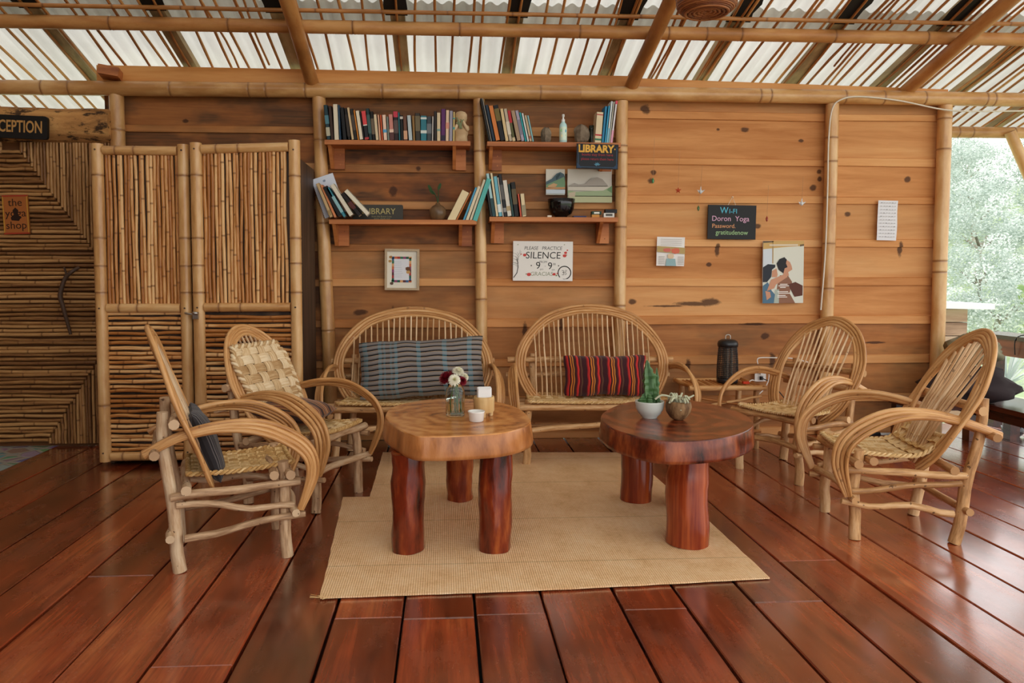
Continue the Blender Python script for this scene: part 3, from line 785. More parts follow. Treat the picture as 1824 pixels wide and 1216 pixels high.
# please practice silence
t, w, h = sign_board('silence_sign', 'white hand painted board asking for SILENCE below the right bookshelves', 'sign', 914, 429.5, 1020, 500, Y_WALL-.02, .02, lin('#e9e6df'), .008)
m = MB(); k0 = lin('#2a2a28')
m.text('PLEASE   PRACTICE', .0, h*.285, .036, -.0005, lin('#4a4a46'), 'CENTER', shear=.15, sx=.93)
m.text('SILENCE', 0, h*.065, .072, -.0005, k0, 'CENTER', shear=.06, sx=1.0)
m.text('FROM', 0, -h*.045, .022, -.0005, lin('#4a4a46'), 'CENTER', shear=.2)
m.text('9', -.055, -h*.195, .075, -.0005, k0, 'LEFT'); m.text('pm', -.022, -h*.225, .020, -.0005, lin('#777770'), 'LEFT')
m.text('-', .012, -h*.15, .03, -.0005, lin('#777770'), 'LEFT')
m.text('9', .035, -h*.205, .075, -.0005, k0, 'LEFT'); m.text('30', .074, -h*.10, .022, -.0005, k0, 'LEFT'); m.text('am', .066, -h*.235, .020, -.0005, lin('#777770'), 'LEFT')
for x in (-.088, .118): m.flatpoly([(x-.004, -.038), (x+.004, -.038), (x+.004, -.030), (x-.004, -.030)], -.0005, k0)
m.text('GRACIAS', -.01, -h*.37, .042, -.0005, lin('#8f9479'), 'CENTER', shear=.1)
m.build('lettering', M['paint'], t)
m = MB(); red = lin('#c8423a')
def blob(m, x, z, r, col, y=-.0005, n=7, sq=1.0):
    m.flatpoly([(x+r*math.cos(2*math.pi*i/n)*(1+.2*math.sin(i*2.3)), z+r*sq*math.sin(2*math.pi*i/n)*(1+.2*math.cos(i*1.7))) for i in range(n)], y, col)
for x, z, r in ((-.138, h*.15, .013), (-.165, h*.17, .005), (.163, h*.14, .014), (.170, h*.215, .011), (.183, h*.28, .006), (-.105, -h*.34, .015), (.085, -h*.33, .012), (.108, -h*.31, .005)): blob(m, x, z, r, red)
for x, z, r in ((.102, -h*.36, .007), (-.125, -h*.33, .005), (.178, h*.16, .004), (-.19, h*.41, .004), (.16, h*.42, .004)): blob(m, x, z, r, lin('#7f8d5c'))
tr = lin('#3f3d38')
m.stroke([(-w/2+.006, -h*.42), (-w/2+.03, -h*.30), (-w/2+.038, -h*.15), (-w/2+.034, -h*.02), (-w/2+.028, h*.05)], -.0005, .006, tr)
for a in range(16):
    x0, z0 = -w/2+.036, -h*.16+a*.006; an = 1.57+R.uniform(-1.0, 1.0); l = R.uniform(.02, .055)
    m.stroke([(x0, z0), (x0+l*.5*math.cos(an), z0+l*.5*math.sin(an)), (x0+l*math.cos(an+.3), z0+l*math.sin(an+.3))], -.0006, .0018, lin('#8b8880'))
cxo, czo, ro = w/2-.062, -h*.29, .048
m.stroke([(cxo+ro*math.cos(a*.1), czo+ro*math.sin(a*.1)) for a in range(-12, 40)], -.0005, .007, tr)
m.stroke([(cxo+ro*math.cos(a*.1), czo+ro*math.sin(a*.1)) for a in range(-18, -11)], -.0005, .003, tr)
m.stroke([(cxo+p[0], czo+p[1]) for p in ((-.020, .014), (-.012, .018), (-.005, .013), (-.008, .004), (-.014, .002), (-.006, 0), (-.002, -.008), (-.008, -.017), (-.019, -.014))], -.0008, .0028, tr)
m.stroke([(cxo+p[0], czo+p[1]) for p in ((-.006, .001), (.004, .004), (.012, -.001), (.013, -.012), (.005, -.016))], -.0008, .0028, tr)
m.stroke([(cxo+p[0], czo+p[1]) for p in ((.004, .014), (.011, .010), (.019, .016))], -.0008, .0024, tr); blob(m, cxo+.011, czo+.020, .0025, tr)
m.build('painting', M['paint'], t)
# Wi-Fi board
t, w, h = sign_board('wifi_sign', 'black chalkboard with Wi-Fi password in coloured chalk hanging on pale boards', 'sign', 1261.5, 365, 1346, 426, Y_WALL-.02, .012, lin('#1b1b1c'), .012)
m = MB()
m.text('W', -.095, .066, .068, -.0005, lin('#56b9d2'), sx=.9); m.text('I-FI', -.026, .066, .050, -.0005, lin('#56b9d2'))
m.text('Doron  Yoga', -.158, .008, .056, -.0005, lin('#d9a9c4'), sx=.98); m.text('Password.', -.155, -.044, .045, -.0005, lin('#d99a68')); m.text('gratitudenow', -.125, -.094, .050, -.0005, lin('#9fc48c'), sx=.93)
m.build('lettering', M['paint'], t)
m = MB(); m.tube([(-.035, .004, h/2-.004), (0, .004, h/2+.062), (.028, .004, h/2-.004)], .0022, 6); m.tube([(0, -.004, h/2+.062), (0, .016, h/2+.062)], .004, 6)
m.build('hanging_string', M['cord_white'], t)
# framed picture
t = None
a, b = aty(685, 443, Y_WALL-.03), aty(747, 516.5, Y_WALL-.03); w, h = b.x-a.x, a.z-b.z; c = (a+b)/2
t = thing('framed_picture', 'small framed sheet with patchwork border below the left bookshelves', 'picture', (c.x, Y_WALL-.03, c.z)); t.rotation_euler = (0, .012, 0)
m = MB(); fw = .016
for x in (-w/2+fw/2, w/2-fw/2): m.box((x, .0125, 0), (fw, .03, h), tint=.6)
for z in (-h/2+fw/2, h/2-fw/2): m.box((0, .0125, z), (w-2*fw, .03, fw), tint=.6)
m.build('frame', stick_mat('pale picture frame', '#8b7458', '#b39a78', '#c8b292', .5), t)
m = MB(); m.box((0, .018, 0), (w-2*fw+.002, .004, h-2*fw+.002), col=lin('#e3ddcc'))
m.build('mount', M['paint'], t)
m = MB(); m.box((-.004, .0155, 0), (w*.44, .001, h*.52), col=lin('#dfe0e4'))
pal = ['#2f6b4c', '#a2342e', '#c9683c', '#3a5f8a', '#5a2b30', '#d6a06a', '#1f5a44', '#8d3f6a']
i = 0
for k in range(7):
    x = -.004-w*.25+w*.5*k/6
    for z in (-h*.285, h*.285): m.box((x, .0152, z), (w*.5/6, .0012, h*.055), col=lin(pal[(i*3+k) % 8])); i += 1
for k in range(8):
    z = -h*.25+h*.5*k/7
    for x in (-.004-w*.25, -.004+w*.25): m.box((x, .0152, z), (w*.06, .0012, h*.5/7), col=lin(pal[(i*5+k) % 8])); i += 1
for p in range(9):
    m.box((-.02+R.uniform(-.02, .0), .0148, h*.18-p*h*.045), (w*.22, .0006, .0018), col=lin('#a9abb5'))
blob(m, w*.17, h*.02, .018, lin('#6b4226'), .0142); blob(m, w*.18, -h*.06, .015, lin('#c59a5c'), .0142)
blob(m, -w*.33, h*.3, .012, lin('#a5763e'), .0142); blob(m, -w*.35, h*.2, .012, lin('#b48a4e'), .0142); blob(m, -w*.3, -h*.34, .013, lin('#5c4433'), .0142)
m.build('print', M['paint'], t)
# paper notices
def paper(name, label, cat, px0, py0, px1, py1, draw, Y=Y_WALL-.016, col=lin('#e9e6e2'), rot=0.0):
    a, b = aty(px0, py0, Y), aty(px1, py1, Y); w, h = b.x-a.x, a.z-b.z; c = (a+b)/2
    t = thing(name, label, cat, (c.x, Y, c.z)); t.rotation_euler = (0, rot, 0)
    m = MB(); n = 8
    rows = []
    for i in range(n+1):
        z = -h/2+h*i/n; y = -.004*math.sin(i*.9)
        rows.append([m.vert((x, y+.003*math.sin(x*9+i), z)) for x in (-w/2, -w/6, w/6, w/2)])
    for i in range(n):
        for k in range(3): m.face((rows[i][k], rows[i][k+1], rows[i+1][k+1], rows[i+1][k]), col=col)
    sh = m.build('sheet', M['paint'], t); md = sh.modifiers.new('thickness', 'SOLIDIFY'); md.thickness = .001
    m = MB(); draw(m, w, h); m.build('print', M['paint'], t)
    return t
def d_small(m, w, h):
    y = -.009
    m.flatpoly([(-w/2, -h*.02), (w/2, -h*.08), (w/2, h*.14), (-w/2, h*.18)], y, lin('#b39a62'))
    blob(m, -.03, .01, .03, lin('#c96a5c'), y-.001, sq=.6); blob(m, .035, .005, .032, lin('#d06a4e'), y-.001, sq=.8); blob(m, 0, -.035, .024, lin('#d9bfa0'), y-.001)
    m.flatpoly([(-w*.18, -h*.5), (w*.2, -h*.5), (w*.16, -h*.25), (-w*.15, -h*.25)], y, lin('#8fb0b4'))
    for k in range(4): m.box((0, y, h*.42-k*h*.065), (w*.75, .0008, .003), col=lin('#bdb8b2'))
    for x in (-w*.33, w*.36):
        for k in range(6): m.box((x, y-.001, -h*.18-k*h*.05), (w*.22, .0008, .003), col=lin('#a49d94'))
paper('notice', 'small faded leaflet with two red shapes pinned on the pale boards', 'leaflet', 1170, 422, 1219, 473.5, d_small, rot=.02)
def d_cal(m, w, h):
    for i in range(6):
        for k in range(11):
            m.box((-w*.36+i*w*.14, -.009, h*.44-k*h*.085), (w*.07, .0008, .006), col=lin('#b4b3b4' if (i*7+k*3) % 4 else '#8f8e90'))
paper('calendar', 'narrow white year calendar sheet pinned between the two right posts', 'calendar', 1564, 357, 1597, 428, d_cal, col=lin('#dedde0'), rot=.02)
def d_couple(m, w, h):
    y = -.009; sk = lin('#c58f70'); hair = lin('#1e1b20')
    def P(pts, col, k): m.flatpoly([(x*w-w/2, h/2-z*h) for x, z in pts][::-1], y-.0007*k, col)
    P([(0, 0), (1, 0), (1, 1), (0, 1)], lin('#d5d6c8'), 0)
    P([(0, 0), (1, 0), (1, .08), (.5, .10), (0, .13)], lin('#c7a262'), 1); P([(0, .0), (.25, .0), (.25, .02), (0, .03)], lin('#5b5040'), 2)
    P([(.22, 0), (.25, 0), (.25, .36), (.23, .36)], lin('#a98a55'), 2); P([(.9, .06), (1, .05), (1, .08), (.9, .09)], lin('#6c5638'), 2)
    P([(0, .13), (.22, .12), (.22, .4), (0, .45)], lin('#ccd4da'), 1)
    # second figure: dark shirt lower, embraced figure in front, both in profile to the right
    P([(.42, .55), (.62, .56), (.72, .66), (.66, .84), (.8, 1), (.3, 1), (.36, .7)], lin('#8a5f48'), 2)
    P([(.62, .70), (.8, .66), (.98, .72), (.98, .88), (.78, .9)], lin('#5a2f20'), 3)
    P([(.52, .28), (.66, .34), (.70, .40), (.72, .46), (.62, .50), (.64, .56), (.5, .55)], sk, 3)
    P([(.33, .36), (.40, .29), (.52, .26), (.58, .30), (.56, .36), (.60, .42), (.53, .44), (.50, .52), (.38, .46)], hair, 4)
    P([(0, .42), (.12, .37), (.3, .38), (.3, .42), (.22, .46), (.2, .58), (.1, .66), (0, .66)], lin('#262a33'), 3)
    P([(.22, .48), (.33, .44), (.36, .54), (.34, .58), (.22, .58)], sk, 4)
    P([(.2, .62), (.58, .52), (.6, .58), (.32, .70), (.28, .76), (.1, .80)], sk, 5)
    P([(0, .72), (.12, .66), (.22, .80), (.30, .86), (.27, 1), (0, 1)], lin('#4c6f86'), 4); P([(.06, .8), (.18, .82), (.2, .9), (.1, .95)], sk, 5)
    P([(.3, .78), (.4, .78), (.4, 1), (.28, 1)], lin('#a9b4a8'), 3)
    for k, zz in enumerate((.055, .07)): P([(.15, zz), (.85, zz), (.85, zz+.008), (.15, zz+.008)], lin('#e9e4d6'), 4)
    for zz, a, b in ((.69, .42, .6), (.715, .38, .64), (.74, .42, .56), (.81, .36, .62), (.835, .38, .66), (.87, .36, .56), (.895, .36, .6)): P([(a, zz), (b, zz), (b, zz+.012), (a, zz+.012)], lin('#efeae2'), 6)
paper('poster', 'tall photo poster of two dark-haired people embracing pinned left of a post', 'poster', 1359, 429, 1429, 539.5, d_couple, rot=-.008)
def d_mtn(m, w, h):
    y = -.009
    def P(pts, col, k): m.flatpoly([(x*w-w/2, h/2-z*h) for x, z in pts][::-1], y-.0007*k, lin(col))
    P([(0, .5), (.3, .38), (.55, .18), (.75, .12), (.95, .2), (1, .35), (1, .75), (0, .75)], '#4a6068', 1); P([(.0, .62), (.35, .5), (.6, .42), (.95, .3), (1, .5), (1, .72), (0, .72)], '#6f8f6c', 2)
    P([(.1, .66), (.4, .55), (.6, .6), (.5, .7), (.1, .74)], '#c09a6e', 3); P([(0, .72), (1, .70), (1, .80), (0, .80)], '#b98a5e', 3); P([(0, .8), (1, .78), (1, .96), (0, .96)], '#c3cdd4', 3)
    P([(.5, .3), (.7, .16), (.75, .22), (.55, .44)], '#2f4448', 3)
paper('postcard', 'small upright watercolour card of a dark green mountain above the black bowl', 'picture', 972.5, 301, 1006, 347, d_mtn, col=lin('#d8d3c4'))
def d_land(m, w, h):
    y = -.009
    def P(pts, col, k): m.flatpoly([(x*w-w/2, h/2-z*h) for x, z in pts][::-1], y-.0007*k, lin(col))
    P([(.02, .5), (.15, .42), (.25, .46), (.4, .44), (.52, .28), (.66, .24), (.78, .3), (.9, .48), (.9, .52), (.02, .53)], '#a39b90', 1)
    P([(0, .52), (1, .5), (1, .66), (0, .64)], '#c9c2b2', 1); P([(0, .64), (.2, .68), (.5, .66), (.8, .64), (1, .5), (1, .82), (0, .82)], '#9aab84', 2); P([(0, .8), (1, .8), (1, 1), (0, 1)], '#b5b68f', 2)
    P([(.88, .62), (1, .48), (1, .72)], '#6f8f66', 3); P([(.02, .72), (.18, .68), (.16, .82), (.02, .86)], '#c0b096', 3)
paper('landscape_picture', 'wide pale landscape picture with a grey hill beside the small mountain card', 'picture', 1011, 301, 1089.5, 361, d_land, col=lin('#cfc9bc'))

# hanging paper ornaments on threads
def ornament(px, py, ptop, shape, col, label):
    Y = Y_WALL-.045; c = aty(px, py, Y); tp = aty(px+3, ptop, Y)
    t = thing('hanging_ornament', label, 'ornament', c)
    m = MB()
    if shape == 'star':
        pts = [((.026 if i % 2 == 0 else .011)*math.sin(i*math.pi/5), (.026 if i % 2 == 0 else .011)*math.cos(i*math.pi/5)) for i in range(10)]
        f = [m.vert((p[0], 0, p[1])) for p in pts]; a = m.vert((0, -.008, 0)); b = m.vert((0, .008, 0))
        for i in range(10): m.face((a, f[i], f[(i+1) % 10])[::-1], col=col); m.face((b, f[i], f[(i+1) % 10]), col=col)
    elif shape == 'bird':
        m.lathe([(0, -.02), (.012, -.01), (.014, .0), (.006, .016), (0, .02)], (0, 0, 0), 6, col=col, sm=False)
        for s in (-1, 1): m.face([m.vert(p) for p in ((0, 0, .004), (s*.03, -.01, .012), (s*.012, .004, -.01))], col=col)
        m.face([m.vert(p) for p in ((-.005, 0, .02), (.006, 0, .02), (.0, -.006, .042))], col=col)
    else:
        m.lathe([(0, -.022), (.008, -.01), (.010, .004), (.004, .018), (0, .024)], (0, 0, 0), 6, col=col, sm=False)
    m.build('charm', M['gloss_paint'], t)
    th = MB(); th.tube([(0, 0, .015), tp-c], .0011, 5, col=lin('#b48a62')); th.build('thread', M['paint'], t)
ornament(1163, 322, 245, 'drop', lin('#3f8a55'), 'green paper charm hanging on a thread beside a dark knot')
ornament(1208, 339, 268, 'star', lin('#b4472a'), 'red orange star charm hanging on a thread')
ornament(1248, 341, 295, 'bird', lin('#c9cccc'), 'silver white charm hanging on a thread left of the Wi-Fi board')
ornament(1428, 362, 315, 'bird', lin('#d6d9da'), 'silver white bird charm hanging on a thread above the tall poster')
ornament(1244, 371, 345, 'drop', lin('#46683c'), 'tiny green drop charm beside the Wi-Fi board corner')
ornament(1366, 390, 330, 'drop', lin('#9a3a2c'), 'tiny red charm hanging right of the Wi-Fi board')

# white cable down the post and along the beam
pts = [aty(1462, 552, 5.375), aty(1470, 450, 5.375), aty(1474, 340, 5.372), aty(1476, 250, 5.37), aty(1482, 196, 5.365), aty(1497, 178, 5.35), aty(1530, 172, 5.35), aty(1600, 179, 5.35), aty(1680, 195, 5.345), aty(1740, 198, 5.345), aty(1850, 197, 5.345)]
m = MB(); m.tube(catmull(pts, 8), .006, 7); 
tag(m.build('power_cable', M['cord_white'], loc=pts[0]), 'white cable running down a bamboo post and along the wall beam', 'cable')

# forked twig used as a door pull on the cane wall
def twig():
    Y = 5.36; P = lambda x, y, dy=0: aty(x, y, Y-dy)
    a = [P(126, 595), P(119, 570, .02), P(112, 545, .035), P(107, 528, .04), P(110, 512, .035), P(117, 494, .03), P(128, 484, .03), P(141, 476)]
    b = [P(118, 494, .03), P(117, 484, .03), P(114, 476)]
    m = MB(); q = catmull(a, 5); m.tube(q, [.011+.006*math.sin(math.pi*i/(len(q)-1)) for i in range(len(q))], 8, rough=.2)
    m.tube(catmull(b, 4), .007, 7); 
    tag(m.build('twig_handle', M['old_wood'], loc=a[0]), 'dark forked twig fixed upright on the cane wall as a pull handle', 'handle')
twig()

# ------------------------------------------------------------------ bookshelves
SY = 5.275    # front edge of the shelves
def shelf(px0, px1, py, label, py_r=None):
    a, b = aty(px0, py, SY), aty(px1, py_r or py, SY); z = (a.z+b.z)/2; th = .032
    t = thing('wall_shelf', label, 'shelf', ((a.x+b.x)/2, SY, z)); w = b.x-a.x
    m = MB(); m.box((0, .105, -th/2), (w, .21, th)); m.build('board', M['shelf'], t)
    for x in (-w/2+.075, w/2-.07):
        k = MB(); k.box((x, .185, -th-.075), (.085, .025, .15))
        k.prism([(.02, -th), (.172, -th), (.172, -th-.15), (.15, -th-.15)], 'x', x-.045-.012, x-.045+.012)
        for q in (-.045, -.115): k.tube([(x+.01, .171, -th+q), (x+.01, .174, -th+q)], .005, 6)
        k.build('bracket', M['shelf'], t)
    return a.x, b.x, z
s1 = shelf(578, 838, 250, 'upper left wooden wall shelf holding the long row of books')
s2 = shelf(868, 1106, 253, 'upper right wooden wall shelf holding the spray bottle and books', 253)
s3 = shelf(586, 849, 391, 'lower left wooden wall shelf holding the round vase', 391)
s4 = shelf(872, 1101, 386.5, 'lower right wooden wall shelf holding the black bowl')
ORD = 'first second third fourth fifth sixth seventh eighth ninth tenth eleventh twelfth thirteenth fourteenth fifteenth sixteenth seventeenth eighteenth nineteenth twentieth'.split()
ORD += ['twenty-'+o for o in ORD[:9]]+['thirtieth']+['thirty-'+o for o in ORD[:9]]
PX_M = 1/ (F/5.28)
def book(x, y, z, w, h, d, lean, cover, label, group, pages='#e2d6bd', bands=(), yaw=0.0, pivot=1):
    """stands with its spine to the room; x is the lower corner it turns on"""
    m = MB(); c = lin(cover); th = min(.0025, w*.2); x0, x1 = (0, w)
    x0, x1 = 0, w
    m.box((th/2, d/2, h/2), (th, d, h), col=c); m.box((w-th/2, d/2, h/2), (th, d, h), col=c); m.box((w/2, th/2, h/2), (w, th, h), col=c)
    m.box((w/2, d/2+th/2-.002, h/2), (w-2*th, d-th-.004, h-.008), col=lin(pages))
    for (a, b, cc) in bands: m.box((w/2, -.0004, h*(a+b)/2), (w*.98, .0008, h*(b-a)), col=lin(cc))
    o = m.build('book', M['paint'])
    o.location = (x, y, z); o.rotation_euler = (0, lean, yaw)
    tag(o, label, 'book', group); return o
def row(x, z, items, words, group, sgn=-1):
    """items: (width px, height px, lean deg, cover, describe, bands). sgn -1: tops lean left"""
    prev = None
    n = len(items)
    for i, it in enumerate(items):
        wp, hp, ln, cov, desc = it[:5]; bands = it[5] if len(it) > 5 else ()
        pages = it[6] if len(it) > 6 else '#e2d6bd'
        w, h = wp*PX_M*.945, hp*PX_M/math.cos(math.radians(ln)); a = math.radians(ln)*sgn
        if prev:
            pa, ph = prev
            # keep clear of the neighbour at the top when the lean changes
            dt = (math.tan(pa)-math.tan(a))*min(ph*math.cos(pa), h*math.cos(a))
            if dt > 0: x += dt
        wc = w/math.cos(a)
        up = w*abs(math.sin(a))
        # leaning left: lower right corner is on the board; leaning right: lower left corner
        if a < 0: ox, oz = x+(wc-w*math.cos(a)) , z+up*0
        if a <= 0:
            o = book(x+wc-w*math.cos(a), SY+.002+R.uniform(0, .006), z+up*1.0-up, w, h, .10 if i < 4 else .15, a, cov, f'{desc}, {ORD[i]} from the left {words}', group, pages, bands)
            o.location.x = x; o.location.z = z
            # turn about the lower right corner
            o.location.x = x+wc-w*math.cos(a); o.location.z = z+w*math.sin(-a)
        else:
            o = book(x, SY+.002, z, w, h, .10, a, cov, f'{desc}, {ORD[i]} from the left {words}', group, pages, bands)
        x += wc+.0008
        prev = (a, h)
    return x
B1 = [(7, 59, 5, '#1f3a42', 'dark teal book', ((.1, .35, '#b9b39a'), (.45, .7, '#4c7c88'))), (6, 58, 4, '#3a261d', 'dark brown book'), (9, 61, 2, '#e0d4bb', 'tall cream book'), (3.5, 60, 2, '#2f4a63', 'thin blue grey book'),
  (7, 55, 5, '#141417', 'black book'), (5, 54, 7, '#1c1512', 'black brown book', ((.1, .8, '#352c26'),)), (5, 55, 8, '#d0b58c', 'tan book'), (5.5, 53, 8, '#26211f', 'charcoal book', ((.3, .8, '#4a4038'),)),
  (3.5, 51, 8, '#d2822f', 'orange book'), (7, 49.5, 8, '#e4d9c0', 'cream book'), (2.5, 49, 8, '#2b2522', 'thin dark book'), (7.5, 49, 7, '#1e1e22', 'red and black book', ((.0, .08, '#b23a3a'), (.52, 1, '#d8484a'), (.49, .52, '#e8e0d4'))),
  (6, 54, 6, '#1f3437', 'dark teal patterned book', ((.2, .8, '#3f5a58'),)), (5.5, 49, 5, '#17130f', 'black lettered book', ((.2, .75, '#6a5a48'),)), (6, 44, 5, '#d8c5a2', 'beige book'), (4, 44, 4, '#e0a988', 'peach book'),
  (4, 43.5, 4, '#c8582e', 'rust orange book'), (7, 43.5, 3.5, '#eac9b3', 'pale pink book', ((.3, .42, '#5aa0c8'),)), (4, 41, 3, '#7f8a80', 'grey book'), (8, 44.5, 3, '#c98478', 'rose book', ((.0, .3, '#5a3634'), (.3, .42, '#e6c6b0'))),
  (8, 50, 2, '#2a1a1c', 'black book with red top', ((.8, 1, '#c0384a'), (.25, .7, '#5a4a48'))), (3.5, 48.5, 2, '#2c6e78', 'teal book'), (5.5, 43.5, 2, '#181616', 'black paperback', ((.85, .95, '#c9c2b6'),)), (7, 42, 2, '#6a4434', 'brown book', ((.05, .4, '#d0a07c'),)),
  (7.5, 43, 4, '#b7c3c6', 'pale blue book'), (5, 43, 2, '#8d6a3a', 'gold brown book'), (9, 47.5, 1, '#37322a', 'olive black book', ((.35, .9, '#6d6248'),)), (11.5, 43.5, 0, '#2e7482', 'broad teal book', ((.3, .42, '#cfd6d0'), (.86, .94, '#cfd6d0'))),
  (8.5, 42.5, 0, '#3c4348', 'slate book', ((.3, .7, '#6b7074'),)), (3.5, 42.5, -1, '#b9b4ac', 'thin grey book'), (5, 51.5, 0, '#2b2320', 'dark brown tall book'), (7, 49, 0, '#d6c19c', 'sand book', ((.35, .42, '#7a9a90'),)),
  (8.5, 55.5, -1, '#5b2a60', 'purple book', ((.02, .18, '#2a2438'),)), (6.5, 53.5, -1, '#ddc0a2', 'cream pink book', ((.4, .6, '#d2907a'),)), (6.5, 52.5, -1, '#9a95a2', 'lavender grey book'), (4, 50.5, -1, '#d2b878', 'thin yellow book', ((.4, .48, '#4f9a98'), (.75, .8, '#4f9a98')))]
row(s1[0]+.016, s1[2], B1, 'on the upper left shelf', 'books on the upper left shelf')
B2 = [(3, 74, 12, '#2a2a2a', 'thin black magazine', (), '#777'*1 if False else '#8a8478'), (3, 74, 12, '#8a8276', 'thin grey magazine'), (5.5, 62, 12, '#1d2f40', 'dark blue book'), (8.5, 60, 12, '#d07a3a', 'orange book'), (9, 61, 12, '#17171a', 'black and yellow book', ((.55, .9, '#6f6030'),)),
  (6.5, 56, 10, '#d9bd8c', 'beige book'), (6.5, 56, 10, '#b9ab94', 'grey beige book', ((.2, .6, '#d8cdb8'),)), (5.5, 53, 10, '#5a5a32', 'olive book with red top', ((.6, 1, '#b4262c'), (0, .12, '#c9b48c'))), (8, 52, 12, '#a58a6e', 'tan book'),
  (6.5, 53, 12, '#a59cae', 'lilac book', ((.2, .7, '#7f7a8a'),)), (4, 50, 12, '#2a9a9e', 'teal book'), (4, 49, 12, '#d9dcd8', 'white book'), (5, 45, 12, '#bfa98a', 'sand book', ((.1, .2, '#a5604a'),)), (3.5, 45, 12, '#8fc0c4', 'thin pale blue book')]
row(s2[0]+.012, s2[2], B2, 'on the upper right shelf', 'books left of the spray bottle')
B2r = [(13, 54, 4, '#ddcaa6', 'banded cream book', ((.08, .14, '#3f7a5a'), (.23, .28, '#b8343a'), (.9, .93, '#b8343a'))), (5, 64, 5, '#2d7fa8', 'deep blue book'), (4, 65, 6, '#3f9cc0', 'sky blue book'), (4, 73, 6, '#d9e2e4', 'tall white blue book', ((0, .35, '#7fb8cc'),)),
       (3, 72, 6, '#c9c4b4', 'thin cream magazine'), (4, 74, 7, '#e6e0e2', 'white and pink magazine', ((0, .3, '#e0a0b4'), (.92, 1, '#d84a62')))]
xr = aty(1059, 255, SY).x
row(xr, s2[2], B2r, 'beyond the rocks on the upper right shelf', 'books right of the spray bottle', 1)
B4 = [(4, 56, 9, '#2b2a28', 'thin black brown book'), (6, 75, 9, '#a9cdd0', 'pale blue book', ((0, .42, '#2a4a50'),)), (5, 76, 8, '#dccaa4', 'cream book'), (7, 70, 8, '#6fb2c2', 'blue and white book', ((.1, .3, '#d8e2e0'),)), (2.5, 69, 8, '#d9cfc0', 'thin white book'),
      (6, 74, 8, '#26272b', 'black pale lettered book', ((.1, .2, '#8a8a88'), (.4, .75, '#5d5c5a'))), (8.5, 63, 8, '#d8d2c4', 'white book', ((.15, .28, '#b09a72'),)), (4.5, 57, 8, '#2f4a48', 'dark green book'), (8.5, 60, 7, '#1f1d1b', 'black gold lettered book', ((.35, .8, '#5f5138'),))]
x4 = row(s4[0]+.006, s4[2], B4, 'on the lower right shelf', 'books left of the black bowl')
row(x4+.006, s4[2], [(4, 40, 7, '#c9573c', 'short red book'), (8, 40, 6, '#dcc8a0', 'short cream book', ((.05, .5, '#9a8f72'),))], 'in the short pair on the lower right shelf', 'short books left of the black bowl')
# lower left shelf: books leaning left over the spiral notebook
x3 = s3[0]
def lean_book(px_base, wp, length_px, ln, cov, label, bands=(), d=.10, y=-.052, pages='#e2d6bd'):
    w, h = wp*PX_M, length_px*PX_M; a = -math.radians(ln); p = aty(px_base, 389, SY)
    o = book(p.x, SY+.004+y, s3[2], w, h, d, a, cov, label, 'leaning books on the lower left shelf', pages, bands)
    o.location.x = p.x-w*math.cos(a); o.location.z = s3[2]+w*math.sin(-a); return o
lean_book(595, 6, 62, 22, '#c9a878', 'tan book leaning against the spiral notebook', ((.05, .2, '#a08458'),))
lean_book(601.5, 5, 60, 23, '#d88858', 'salmon covered book leaning behind the tan book', y=-.045)
lean_book(611, 8, 56, 27, '#151416', 'thick black book leaning beside the tan book')
lean_book(618, 5.5, 57, 30, '#3f8898', 'teal blue book leaning on the thick black book', ((.15, .7, '#8fb8bc'),))
lean_book(631, 8, 62, 32, '#e0d6c0', 'cream book with brown cover leaning on the teal blue book')
lean_book(645, 7, 48, 38, '#1d1412', 'black book leaning under the fanned cream paperback', ((.3, .6, '#5a2a28'),))
lean_book(660, 8, 56, 43, '#e4dcc4', 'fanned cream paperback leaning furthest over toward the slate sign', pages='#efe8d4')
# spiral notebook, its cover turned to the room
t = thing('spiral_notebook', 'large white spiral notebook leaning left off the lower left shelf', 'notebook', aty(580, 391, SY+.062)); t.rotation_euler = (0, -.33, .0)
t.location.z = s3[2]+.012
m = MB(); m.box((.075, .008, .145), (.16, .012, .29), col=lin('#d3d8e4')); m.box((.105, -.0003, .08), (.1, .004, .15), col=lin('#d89a80')); blob(m, .08, .255, .010, lin('#8a93a8'), .001)
m.build('pages', M['paint'], t)
m = MB()
for k in range(24): m.lathe([(.007, -.001), (.0085, 0), (.007, .001)], (-.006, .008, .012+k*.0115), 8, col=lin('#2a2c33'))
m.build('spiral_binding', M['gloss_paint'], t)
# right end of the lower left shelf, leaning right
def lean_r(px_base, wp, length_px, ln, cov, label, bands=(), d=.10, y=0.0, pages='#e2d6bd'):
    w, h = wp*PX_M, length_px*PX_M; p = aty(px_base, 389, SY)
    return book(p.x, SY+.004+y, s3[2], w, h, d, math.radians(ln), cov, label, 'books leaning right on the lower left shelf', pages, bands)
lean_r(796, 14, 60, 27, '#e2cfa4', 'thick cream paperback slumped beside the round vase')
lean_r(811.5, 3.5, 58, 27, '#c9773c', 'orange covered paperback behind the slumped cream one', y=.02)
lean_r(824, 4.5, 62, 21, '#4f98b8', 'blue book leaning between cream paperback and teal album')
lean_r(829, 6, 64, 20, '#dccfb0', 'pale book leaning next to the teal album')
lean_r(836, 5, 76, 19, '#d4c9ac', 'cream fold of pages in front of the teal album')
lean_r(842, 8, 78, 19, '#2f8f8c', 'tall teal album leaning on the middle bamboo post', ((0, 1, '#57b0a8'),), d=.105, y=-.006)

